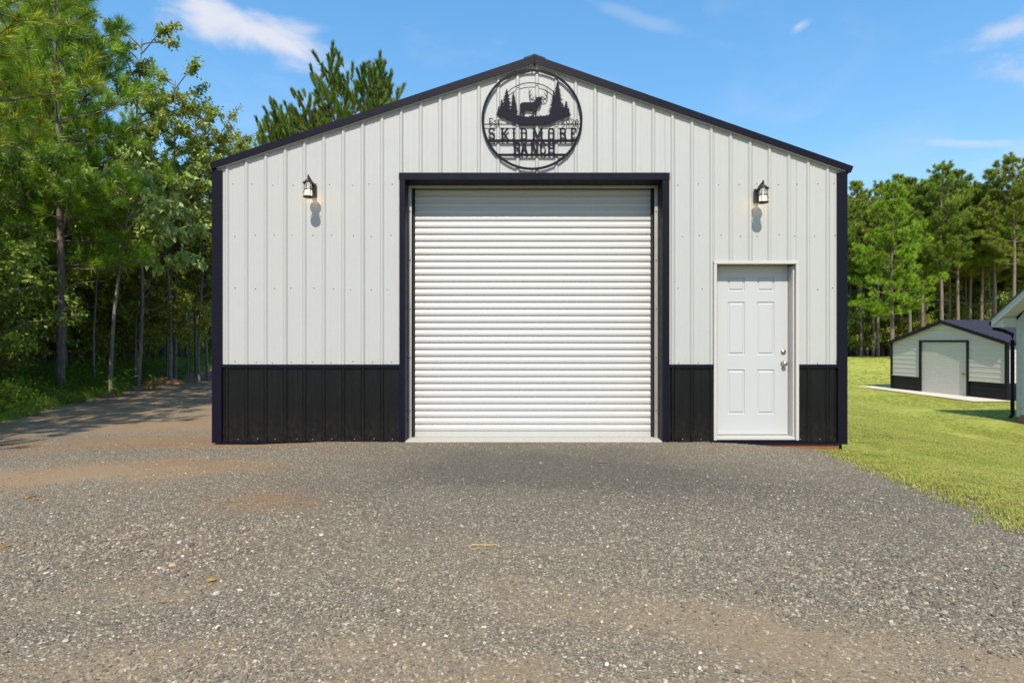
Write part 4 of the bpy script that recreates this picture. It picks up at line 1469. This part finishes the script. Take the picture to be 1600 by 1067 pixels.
# boxed eave return, gutter, downspout
e0z = EH - ov * PITCH_H
mb = MB()
vs = [(-ro + .031, .014, e0z + .0185), (-ro + .031, ov - .002, e0z + .0185), (-ro + .031, .014, e0z + .25), (-.03, .014, e0z + .0185), (-.03, ov - .002, e0z + .0185), (-.03, .014, e0z + .25)]
mb.add(vs, [(0, 1, 2), (5, 4, 3), (0, 3, 4, 1), (1, 4, 5, 2), (2, 5, 3, 0)])
mb.build('eave_return', M_VINYL, house)
MB().box(-ro + .02, 9.0, ov + .003, ov + .11, e0z + .05, e0z + .16).build('gutter', M_TRIM, house, bevel=.01)
mb = MB().tube([(-ro + .09, ov + .05, e0z + .05), (-ro + .09, ov + .05, e0z - .03), (-.20, .22, e0z - .10), (-.075, .085, e0z - .20), (-.075, .085, e0z - .36)], .047, 8)
mb.tube([(-.075, .085, e0z - .35), (-.075, .085, .12), (-.11, .13, .05)], .045, 8)
mb.build('downspout', M_TRIM, house, True)

# ------------------------------------------------------------------ trees


def needles(P, Dv, n, shoot, Ln, w, spread=(.45, 1.2), seed=0, droop=.12, up=0.0):
    """n needles round each shoot (P, Dv): one thin triangle each"""
    r = np.random.default_rng(seed)
    m = len(P)
    Dv = Dv / np.linalg.norm(Dv, axis=1)[:, None]
    ref = np.where(np.abs(Dv[:, 2:3]) > .9, np.array([[1., 0, 0]]), np.array([[0., 0, 1]]))
    U_ = np.cross(Dv, ref); U_ /= np.linalg.norm(U_, axis=1)[:, None]
    W2 = np.cross(Dv, U_)
    t = r.random((m, n)) ** .7
    sl = (shoot * r.uniform(.7, 1.3, m))[:, None]
    base = P[:, None, :] + Dv[:, None, :] * (t * sl)[..., None]
    th = r.uniform(spread[0], spread[1], (m, n)) * (1.15 - .45 * t)
    ph = r.uniform(0, 2 * math.pi, (m, n))
    nd = np.cos(th)[..., None] * Dv[:, None, :] + np.sin(th)[..., None] * (np.cos(ph)[..., None] * U_[:, None, :] + np.sin(ph)[..., None] * W2[:, None, :])
    nd[..., 2] += up
    ln = (Ln * r.uniform(.7, 1.15, (m, n)))[..., None]
    tip = base + nd * ln
    tip[..., 2] -= droop * Ln
    sv = np.cross(nd, r.normal(0, 1, (m, n, 3))); sv /= np.linalg.norm(sv, axis=2)[..., None] + 1e-9
    sv *= w
    V = np.stack([base - sv, base + sv, tip], 2).reshape(-1, 3)
    T = np.arange(m * n * 3).reshape(-1, 3)
    return V, T


class Wood:
    def __init__(self): self.V = []; self.Q = []; self.n = 0

    def tube(self, P, rad, k=5):
        V, Q = tube_np(np.asarray(P, float), np.asarray(rad, float), k)
        self.V.append(V); self.Q.append(Q + self.n); self.n += len(V)

    def mesh(self, name, mat):
        return np_mesh(name, np.concatenate(self.V), [np.concatenate(self.Q)], mat, True)


def pine_protos(seed, h, base, spread, nper, Ln, w, tuft_step=.34, whorl=.55, dbh=.10, mat=M_PINE, shoot=.22, spreadang=(.45, 1.25), upturn=.5, dead=4, lean=.0, up=0.0, twig=.55, nb=(4, 6), low_spread=None, taper=.65):
    r = np.random.default_rng(seed)
    wd = Wood()
    nt = 14
    zt = np.linspace(0, h, nt)
    tx = lean * zt + .10 * np.sin(zt * .5 + seed) * zt / h; ty = .10 * np.cos(zt * .43 + seed * 2) * zt / h - .10 * math.cos(seed * 2) * 0
    TP = np.stack([tx, ty, zt - .25 * (zt == 0)], -1)
    wd.tube(TP, dbh * (1 - .86 * (zt / h)) ** .85, 9)

    def at(z): return np.array([np.interp(z, zt, tx), np.interp(z, zt, ty), z])
    P, Dv = [], []
    z = base
    while z < h - .25:
        t = (z - base) / (h - base)
        L_ = spread * (1 - t) ** taper * (.45 + .55 * min(1, t * 4 + (.3 if low_spread else 0))) + .25
        for b_ in range(r.integers(nb[0], nb[1] + 1)):
            az = r.uniform(0, 6.283); el = R(r.uniform(-5, 22)) + t * R(38)
            Lb = L_ * r.uniform(.6, 1.15)
            m = 6
            s = np.linspace(0, 1, m)
            cur = el + (s ** 1.5) * upturn
            seg = Lb / (m - 1)
            dr = np.stack([np.cos(az) * np.cos(cur), np.sin(az) * np.cos(cur), np.sin(cur)], -1)
            dr += r.normal(0, .06, dr.shape)
            path = np.concatenate([[at(z + r.uniform(-.1, .1))], at(z) + np.cumsum(dr[:-1] * seg, 0)])
            rad = .20 * dbh * (1 - .8 * s) * (.5 + .5 * Lb / (spread + .25)) + .003
            wd.tube(path, rad, 4)
            P.append(path[-1] - dr[-1] * .05); Dv.append(dr[-1])
            # side shoots
            nsh = max(1, int(Lb * .8 / tuft_step))
            for q in np.linspace(.30, .95, nsh):
                for sgn in (-1, 1):
                    if r.random() < .15: continue
                    pb = np.array([np.interp(q, s, path[:, c]) for c in range(3)])
                    db = dr[min(m - 1, int(q * (m - 1) + .5))]
                    side = np.cross(db, [0, 0, 1.0]); side /= np.linalg.norm(side) + 1e-6
                    dd = db * .65 + side * sgn * r.uniform(.5, 1.0) + np.array([0, 0, r.uniform(0, .5) + upturn * .3])
                    dd /= np.linalg.norm(dd)
                    lt = twig * r.uniform(.35, 1.0) * (1 - .45 * q)
                    pe = pb + dd * lt
                    wd.tube([pb, pb + dd * lt * .5 + np.array([0, 0, -.01]), pe], [.008, .006, .004], 3)
                    P.append(pe); Dv.append(dd + np.array([0, 0, .25 * upturn]))
                    if lt > twig * .6:
                        P.append(pb + dd * lt * .5); Dv.append(dd + r.normal(0, .35, 3))
        z += whorl * r.uniform(.75, 1.2)
    for q in range(3):
        P.append(at(h - .15 * q)); Dv.append(np.array([r.normal(0, .2), r.normal(0, .2), 1.0]))
    for q in range(dead):
        z = r.uniform(base * .35, base)
        az = r.uniform(0, 6.283); l_ = r.uniform(.4, 1.1); e = r.uniform(-.2, .4)
        p0 = at(z); d = np.array([math.cos(az), math.sin(az), e])
        wd.tube([p0, p0 + d * l_ * .5, p0 + d * l_ + np.array([0, 0, -.08])], [.016, .011, .005], 4)
    V, T = needles(np.array(P), np.array(Dv), nper, shoot, Ln, w, spreadang, seed + 99, up=up)
    return wd.mesh('trunk', M_BARK), np_mesh('crown', V, [T], mat)


def leaf_protos(seed, h, base, spread, nleaf, Ls, mat=M_LEAF, dbh=.05, nlimb=24, hang=.3, barkm=None, lean=0.0, asp=.30, multi=1, top_taper=.7):
    r = np.random.default_rng(seed)
    wd = Wood()
    LP, LD = [], []
    for st in range(multi):
        az0 = r.uniform(0, 6.28)
        nt = 10; zt = np.linspace(0, h * (1 if st == 0 else r.uniform(.6, .9)), nt)
        hh = zt[-1]
        off = .12 * np.sin(zt * .9 + seed + st)
        ln = (lean + (0.12 if multi > 1 else 0) * (st > 0))
        tx = ln * zt * math.cos(az0 if st else 0) + off * .5; ty = ln * zt * math.sin(az0 if st else 0) + off * .4
        wd.tube(np.stack([tx, ty, zt - .2 * (zt == 0)], -1), dbh * (1 - .88 * zt / hh) + .004, 7)
        for i in range(nlimb // multi):
            z = base + (hh - base) * (i + r.random()) / (nlimb // multi)
            z = min(z, hh)
            t = (z - base) / max(.1, (hh - base))
            Lb = (spread * (math.sin(min(1, t + .18) * math.pi) ** top_taper if t < .82 else .45) + .25) * r.uniform(.55, 1.15)
            az = r.uniform(0, 6.283); el = R(r.uniform(15, 50))
            p0 = np.array([np.interp(z, zt, tx), np.interp(z, zt, ty), z])
            m = 5; s = np.linspace(0, 1, m)
            cur = el - hang * s ** 1.5 * 1.3
            d = np.stack([np.cos(az) * np.cos(cur), np.sin(az) * np.cos(cur), np.sin(cur)], -1) + r.normal(0, .1, (m, 3))
            path = np.concatenate([[p0], p0 + np.cumsum(d[:-1] * Lb / (m - 1), 0)])
            wd.tube(path, .34 * dbh * (1 - .8 * s) + .003, 4)
            for q in range(max(3, int(Lb * 5))):
                u = r.uniform(.25, 1)
                pb = np.array([np.interp(u, s, path[:, c]) for c in range(3)])
                dd = d[min(m - 1, int(u * (m - 1)))] + r.normal(0, .6, 3); dd /= np.linalg.norm(dd)
                lt = r.uniform(.2, .55) * (.5 + .5 * Lb / (spread + .25))
                wd.tube([pb, pb + dd * lt], [.005, .0025], 3)
                for g in np.linspace(.2, 1, 4):
                    LP.append(pb + dd * lt * g); LD.append(dd)
    LP = np.array(LP); LD = np.array(LD)
    k = max(1, int(nleaf / len(LP)))
    LP = np.repeat(LP, k, 0); LD = np.repeat(LD, k, 0)
    n = len(LP)
    dv = LD * .5 + r.normal(0, .75, (n, 3)); dv[:, 2] -= hang * 1.2
    dv /= np.linalg.norm(dv, axis=1)[:, None]
    P = LP + r.normal(0, .05, (n, 3))
    nrm = r.normal(0, .6, (n, 3)) + np.array([0, -.25, .9]); nrm -= dv * (nrm * dv).sum(1)[:, None]; nrm /= np.linalg.norm(nrm, axis=1)[:, None]
    sv = np.cross(dv, nrm)
    L_ = (Ls * r.uniform(.6, 1.25, n))[:, None]; Wd = L_ * asp
    q1 = P + dv * L_ * .4
    V = np.stack([P, q1 + sv * Wd + nrm * L_ * .08, P + dv * L_ - nrm * L_ * .08, q1 - sv * Wd + nrm * L_ * .08], 1).reshape(-1, 3)
    b_ = np.arange(n)[:, None] * 4
    return wd.mesh('trunk', barkm or M_BARKG), np_mesh('crown', V, [np.concatenate([b_ + np.array([0, 1, 2]), b_ + np.array([0, 2, 3])], 0)], mat)


def plant_tree(name, protos, label, cat, x, y, scale=1.0, rz=0.0, group=None, zoff=-.03):
    t = thing(name, label, cat, (x, y, float(H(x, y)) + zoff), rz, group)
    t.scale = (scale, scale, scale)
    link('trunk', protos[0], t); link('crown', protos[1], t)
    return t


PN = [pine_protos(1, 10.5, 2.6, 2.5, 95, .27, .0064, dbh=.085, tuft_step=.34, whorl=.50, spreadang=(.30, 1.30), upturn=.55),
      pine_protos(2, 9.0, 2.2, 2.2, 95, .26, .0064, dbh=.072, tuft_step=.34, whorl=.50, spreadang=(.30, 1.30), upturn=.6),
      pine_protos(3, 11.5, 4.0, 2.4, 95, .27, .0066, dbh=.09, tuft_step=.34, whorl=.50, spreadang=(.30, 1.30), upturn=.5, dead=8)]
PB = pine_protos(8, 9.0, 4.5, 2.5, 190, .17, .0105, dbh=.09, upturn=.8, shoot=.40, spreadang=(.28, .75), mat=M_PINE_DK, twig=.8, tuft_step=.36, whorl=.40, up=.15, nb=(6, 8), taper=.40)
PF = [pine_protos(21, 15, 7.0, 3.0, 100, .34, .0165, dbh=.16, upturn=.35, mat=M_PINE_FAR, tuft_step=.42, whorl=.62, dead=9, shoot=.28),
      pine_protos(22, 14, 7.0, 2.8, 100, .34, .0165, dbh=.15, upturn=.35, mat=M_PINE_FAR, tuft_step=.42, whorl=.62, dead=10, shoot=.28),
      pine_protos(23, 16, 7.6, 3.2, 100, .34, .0165, dbh=.17, upturn=.35, mat=M_PINE_FAR, tuft_step=.42, whorl=.66, dead=10, shoot=.28),
      pine_protos(24, 13.5, 3.4, 3.3, 100, .34, .0165, dbh=.16, upturn=.25, mat=M_PINE, tuft_step=.42, whorl=.62, dead=5, shoot=.28, low_spread=1)]
BL_ = [leaf_protos(31, 8.6, 1.4, 1.7, 17000, .090, dbh=.05, nlimb=44),
       leaf_protos(32, 7.4, 1.1, 1.8, 16000, .087, dbh=.042, nlimb=42),
       leaf_protos(33, 9.2, 1.8, 1.9, 17000, .087, dbh=.052, nlimb=46)]
BP = leaf_protos(35, 5.0, 2.6, 1.5, 4200, .15, mat=M_LEAFPALE, dbh=.04, nlimb=16, hang=.55, asp=.25, lean=.06)
ST = [leaf_protos(51, 7.0, 3.4, 1.2, 6000, .09, dbh=.036, nlimb=22, lean=.02), leaf_protos(52, 6.6, 3.0, 1.2, 6000, .09, dbh=.03, nlimb=22, lean=.07)]
SB = [leaf_protos(41, 2.0, .2, .9, 3800, .075, dbh=.02, nlimb=22, multi=4, hang=.2),
      leaf_protos(42, 3.2, .4, 1.1, 4600, .08, dbh=.025, nlimb=26, multi=3, hang=.25)]

# --- left woods, the ones the photograph singles out
plant_tree('pine_tree', PN[0], 'tall pine with bare lower trunk and long bright needles at the left edge', 'tree', -10.2, 13.0, 1.08, .4)
plant_tree('pine_tree', PN[2], 'nearest pine, its long needle sprays filling the top left corner', 'tree', -8.1, 8.2, .95, 2.2)
plant_tree('pine_tree', PN[1], 'pine with bright fans of needles, left of the leafy tree that tops the woods', 'tree', -11.2, 14.4, 1.05, 4.0)
plant_tree('broadleaf_tree', BL_[0], 'slim leafy tree rising highest against the sky beside the garage', 'tree', -10.3, 15.9, 1.12, 0)
plant_tree('broadleaf_tree', BL_[1], 'leafy tree stepping down towards the left roof corner of the garage', 'tree', -10.3, 17.6, 1.25, 1.3)
plant_tree('broadleaf_tree', BL_[2], 'small-leaved tree just behind the left roof corner of the garage', 'tree', -10.6, 21.0, .98, 2.0)
plant_tree('broadleaf_sapling', BP, 'sapling with large pale leaves hanging over the gravel track', 'tree', -9.5, 13.7, 1.15, .3)
plant_tree('broadleaf_sapling', BP, 'second sapling with pale drooping leaves, nearer the garage', 'tree', -9.9, 16.6, 1.3, 2.4)
plant_tree('pine_tree', PN[1], 'pine top showing over the low left end of the garage roof', 'tree', -11.1, 24.2, 1.04, 1.1)
plant_tree('broadleaf_tree', BL_[2], 'leafy tree whose crown just clears the left roof slope of the garage', 'tree', -9.7, 20.6, .95, 5.2)
plant_tree('broadleaf_tree', BL_[0], 'leafy tree filling the gap between the stepping trees and the roof corner', 'tree', -9.9, 18.7, .93, 3.4)
for (p, yd, sc_, lab) in ((217, 16.8, 1.05, 'slim straight trunk standing alone in front of the shaded woods'), (258, 19.0, .9, 'left of three thin pale stems beside the orange clay mound'), (274, 20.0, 1.0, 'middle of three thin pale stems beside the orange clay mound'),
                       (294, 22.0, .95, 'right of three thin pale stems beside the orange clay mound'), (40, 13.4, 1.0, 'thin leaning stem left of the tall pine at the left edge'), (150, 15.2, .85, 'thin stem between the tall pine and the slim straight trunk')):
    plant_tree('slender_tree', ST[int(p) % 2], lab, 'tree', (p - 800) / F * yd, yd, sc_, p * .1)
plant_tree('broadleaf_tree', BL_[0], 'leafy tree between the two that step down to the garage roof corner', 'tree', -10.75, 19.6, 1.08, 4.1)
plant_tree('broadleaf_tree', BL_[1], 'low leafy tree close against the left garage wall edge', 'tree', -9.4, 17.4, .86, 2.6)
# --- pine behind the garage
plant_tree('pine_tree', PB, 'pine with upright bottlebrush shoots standing behind the garage roof', 'tree', -4.85, 18.0, 1.0, .8)
plant_tree('pine_tree', PB, 'shorter pine left of the taller one behind the garage roof', 'tree', -6.45, 18.2, .88, 2.9)
# --- pines beside the camera that shade the track
for (x, y, s, rz, i) in ((-7.0, 4.0, .80, 1.0, 2), (-8.8, 3.0, .84, 2.0, 2)):
    plant_tree('pine_tree', PN[i], 'pine beside the track, outside the left edge of the photo', 'tree', x, y, s, rz, 'pines left of the frame')

# --- the shaded woods behind them
r2 = np.random.default_rng(77)
placed = [(-10.2, 13), (-8.1, 8.2), (-11.2, 14.4), (-10.2, 15.9), (-10.3, 17.6), (-10.6, 21), (-10.75, 19.6), (-9.4, 17.4), (-9.4, 12.6), (-10.3, 24.2)]
cnt = 0
tries = 0
while cnt < 74 and tries < 4000:
    tries += 1
    y = r2.uniform(6.5, 44); dep = r2.uniform(1.9, 13) ** 1.0
    x = edge_left(y) - dep
    if x / y < -1.15 or x / y > -.40: continue
    if min(math.hypot(x - a, y - b) for a, b in placed) < 1.15: continue
    placed.append((x, y)); cnt += 1
    q = r2.random()
    if q < (.6 if 800 + F * x / y < 150 else .16):
        plant_tree('pine_tree', PN[int(r2.integers(0, 3))], 'pine among the shaded trees of the left woods', 'tree', x, y, r2.uniform(.8, 1.1), r2.uniform(0, 6.28), 'trees of the shaded left woods')
    else:
        plant_tree('broadleaf_tree', BL_[int(r2.integers(0, 3))], 'leafy tree among the shaded trunks of the left woods', 'tree', x, y, r2.uniform(.75, 1.1), r2.uniform(0, 6.28), 'trees of the shaded left woods')
for i in range(84):
    y = r2.uniform(8.5, 34); x = edge_left(y) - r2.uniform(1.5, 5.0)
    if x / y < -1.05: continue
    plant_tree('shrub', SB[i % 2], 'leafy shrub under the trees along the gravel track', 'shrub', x, y, r2.uniform(.7, 1.6), r2.uniform(0, 6.28), 'shrubs along the track')


def joined(pr):
    """trunk and crown of a tree as one mesh for the far-off mass"""
    bm = bmesh.new()
    bm.from_mesh(pr[0]); n0 = len(bm.faces)
    bm.from_mesh(pr[1])
    bm.faces.ensure_lookup_table()
    for f in bm.faces[n0:]: f.material_index = 1
    me = bpy.data.meshes.new('wood_tree'); bm.to_mesh(me); bm.free()
    me.materials.append(pr[0].materials[0]); me.materials.append(pr[1].materials[0])
    return me


def mass(name, pts, scl, protos, seed):
    r = np.random.default_rng(seed)
    P = np.array([(a, b, float(H(a, b)) - .05) for a, b in pts]); m = len(P)
    rot = np.stack([np.zeros(m), np.zeros(m), r.uniform(0, 6.28, m)], -1)
    s = r.uniform(scl[0], scl[1], m)
    scatter(name, P, rot, np.stack([s, s, s], -1), r.integers(0, len(protos), m), protos)


JB = [joined(b) for b in BL_]; JS = [joined(b) for b in SB]; JP = [joined(p) for p in PF]; JN = [joined(PN[1]), joined(PN[2])]
pts = []
for i in range(330):
    y = r2.uniform(9, 70); x = edge_left(y) - r2.uniform(10, 26)
    if -1.35 < x / y < -.2: pts.append((x, y))
mass('far_left_woods', pts, (.8, 1.15), JB + JN[:1], 5)
pts = []
for i in range(260):
    y = r2.uniform(8, 50); x = edge_left(y) - r2.uniform(1.5, 14)
    if x / y > -1.2: pts.append((x, y))
mass('left_underbrush', pts, (.7, 1.5), JS, 6)

# --- right woods behind the lawn
front = [(1345, 47, 2, .76, 'pine beside the garage corner at the left end of the right-hand woods'),
         (1394, 42, 3, .93, 'low-branched bright green pine left of the cream shed'),
         (1372, 46, 1, .86, 'pine behind the low-branched bright one, nearer the garage corner'),
         (1408, 48, 0, .98, 'tall pine whose top shows above the low-branched bright one'),
         (1422, 46, 0, .92, 'slender pine between the low-branched pine and the shed ridge'),
         (1441, 45, 1, .93, 'dark-trunked pine behind the left slope of the shed roof'),
         (1471, 44, 2, .90, 'pale-trunked pine rising straight behind the shed ridge'),
         (1484, 48, 1, 1.0, 'pine top between the pale-trunked and the red-barked pine'),
         (1497, 46, 0, .96, 'red-barked pine just right of the pale-trunked one behind the shed'),
         (1516, 47, 2, .86, 'pine behind the upper shed roof, right of the red-barked one'),
         (1534, 46, 1, .96, 'pine behind the middle of the dark shed roof'),
         (1553, 45, 0, .95, 'pine behind the right part of the shed roof, left of the house eave'),
         (1584, 43, 2, .92, 'tallest pine, behind the eave of the white house'),
         (1604, 46, 1, 1.0, 'pine half cut off by the right edge of the photo'),
         (1630, 45, 0, 1.0, 'pine behind the house roof, beyond the right edge')]
fr_pos = []
for (p, y, i, s, lab) in front:
    x = (p - 800) / F * y
    fr_pos.append((x, y))
    plant_tree('pine_tree', PF[i], lab, 'tree', x, y, s, r2.uniform(0, 6.28))
cnt = 0
tries = 0
while cnt < 84 and tries < 4000:
    tries += 1
    y = 46.5 + 20 * r2.random() ** 1.5; p = r2.uniform(1300, 1660)
    x = (p - 800) / F * y
    if min(math.hypot(x - a, y - b) for a, b in fr_pos) < 1.6: continue
    fr_pos.append((x, y)); cnt += 1
    plant_tree('pine_tree', PF[int(r2.integers(0, 3))], 'pine trunk in the shaded right-hand woods behind the shed', 'tree', x, y, r2.uniform(.84, .98), r2.uniform(0, 6.28), 'pines of the right-hand woods')
pts = [(q * y, y) for q, y in zip(r2.uniform(.45, 1.05, 300), r2.uniform(64, 100, 300))]
mass('far_right_woods', pts, (.85, 1.05), JP[:3] + JB[:1], 8)
pts = [(q * y, y) for q, y in zip(r2.uniform(.5, 1.0, 420), r2.uniform(47.5, 76, 420))]
mass('right_underbrush', pts, (.9, 2.3), JS, 9)

# weeds along the left edge of the track
y = np.concatenate([rng.uniform(6, 15, 1700), rng.uniform(13, 34, 1200)])
x = edge_left(y) - np.abs(rng.normal(.1, 1.1, len(y))) + .5 * rng.random(len(y))
ok = (x / y > -1.05)
x, y = x[ok], y[ok]
k = rng.uniform(.35, 1.0, len(x)) * (.6 + .8 * fbm(x * .6, y * .6, 3)) * (.45 + .55 * sst(-.2, .8, edge_left(y) - x))
scatter('roadside_weeds', np.stack([x, y, H(x, y) - .01 + .06 * sst(.3, 1.2, edge_left(y) - x)], -1), np.stack([0 * x, 0 * x, rng.uniform(0, 6.28, len(x))], -1), np.stack([k, k, k], -1), rng.integers(0, 7, len(x)),
        [plant_mesh(s) for s in range(4)] + [grass_clump(50 + s, 40, .35, .14, .005, M_WEED) for s in range(3)])

# weed plants the photograph shows singly
WP = [plant_mesh(60, 46, .62, .34, .15), plant_mesh(61, 40, .42, .36, .13)]
for (p, q, yd, i, s, lab) in ((186, 585, 12.8, 0, 1.0, 'tall leafy weed at the edge of the gravel track'),
                              (240, 592, 15.0, 1, .9, 'low broad-leaved weed beside the orange clay mound'),
                              (282, 572, 18.0, 0, .8, 'bushy weed just beyond the orange clay mound')):
    xx = (p - 800) / F * yd
    t = link('weed_plant', WP[i]); t.location = (xx, yd, float(H(xx, yd))); t.scale = (s, s, s); tag(t, lab, 'plant')

# clay mound
m_clay = paint('orange_clay', (.42, .17, .065), .95, var=.35, bump=.25, scale=9)
u, v = np.meshgrid(np.linspace(-1, 1, 20), np.linspace(-1, 1, 14))
cx0, cy0 = -10.2, 16.8
rr_ = np.clip(1 - u ** 2 - v ** 2, 0, 1)
MX, MY = cx0 + u * .7, cy0 + v * .45
sheet('clay_mound', MX, MY, H(MX, MY) - .06 + .26 * rr_ ** .8 * (.6 + .8 * fbm(MX * 3, MY * 3, 3)), m_clay)

# ------------------------------------------------------------------ small things on the gravel


def ground_at(p, q):
    z = 0.0
    for _ in range(6):
        d = F * (CZ - z) / (q - 533.5); xx = (p - 800) * d / F; z = float(H(xx, d))
    return xx, d, z


def mk_stone(p, q, size, col, label, seed, flat):
    m = paint('stone_' + str(seed), col, .85, var=.25, bump=.1, scale=60)
    me = stone_mesh(seed, flat); me.materials.clear(); me.materials.append(m)
    bm = bmesh.new(); bm.from_mesh(me)
    bmesh.ops.subdivide_edges(bm, edges=list(bm.edges), cuts=1, use_grid_fill=True, smooth=.6)
    bm.to_mesh(me); bm.free(); me.shade_smooth()
    o = link('stone', me); x, y, z = ground_at(p, q)
    o.location = (x, y, z + size * flat * .45); o.scale = (size,) * 3; o.rotation_euler = (0, 0, seed * 1.3)
    tag(o, label, 'stone')


mk_stone(270, 884, .022, (.40, .29, .18), 'flat tan stone lying on the gravel at left', 101, .45)
mk_stone(299, 852, .020, (.09, .085, .08), 'dark grey stone beside a pale one on the gravel', 102, .6)
mk_stone(281, 848, .017, (.42, .41, .38), 'pale grey stone beside the dark one on the gravel', 103, .55)
mk_stone(289, 900, .018, (.10, .094, .086), 'dark stone just below the flat tan stone', 104, .6)
mk_stone(339, 928, .018, (.38, .37, .34), 'whitish flat stone on the gravel in the left foreground', 105, .5)
mk_stone(103, 1002, .016, (.40, .37, .31), 'small cream stone in the bottom left foreground', 106, .5)

m_dry = foliage('dry_leaf', (.30, .10, .035), (.42, .17, .06), (.36, .2, .09), .2, .7)
dleaf = None
for i, (p, q, s, lab) in enumerate(((46, 778, .07, 'larger orange dead leaf on the clay strip at left'), (61, 781, .05, 'smaller orange dead leaf right beside the larger one at left'), (331, 908, .045, 'rust coloured dead leaf among the gravel below the tan stone'), (8, 855, .05, 'dead leaf at the left edge of the gravel'))):
    n = 9
    vs = [(0, 0, 0)]
    for j in range(n):
        a = 2 * math.pi * j / n
        rr2 = (.5 + .25 * math.sin(3 * a + i)) * (1 if j % 2 else .7)
        vs.append((rr2 * math.cos(a) * 1.4, rr2 * math.sin(a), .12 * math.cos(2 * a + i) + .1))
    mb = MB().add(vs, [(0, 1 + j, 1 + (j + 1) % n) for j in range(n)])
    o = mb.build('dead_leaf', m_dry); x, y, z = ground_at(p, q)
    o.location = (x, y, z + .004); o.scale = (s, s, s); o.rotation_euler = (0, 0, i * 1.7); tag(o, lab, 'leaf')
m_straw = paint('dry_straw', (.50, .36, .13), .8, var=.2, bump=0)
x, y, z = ground_at(757, 860)
path = [(x + .09 * math.cos(a) * 1.0, y + .075 * math.sin(a), z + .012 + .006 * math.sin(3 * a)) for a in np.linspace(R(15), R(170), 12)]
mb = MB().tube(path, .0028, 5); mb.tube([(x - .085, y + .01, z + .012), (x - .06, y - .02, z + .012), (x - .03, y + .012, z + .014)], .0024, 5)
tag(mb.build('dry_straw', m_straw), 'curled dry straw lying on the gravel in the middle', 'straw')
x, y, z = ground_at(941, 723)
tag(MB().tube([(x - .05, y, z + .008), (x, y + .01, z + .012), (x + .05, y - .015, z + .008)], [.007, .008, .005], 6).build('twig', M_BARK), 'short dark twig on the gravel before the roll-up door', 'twig')
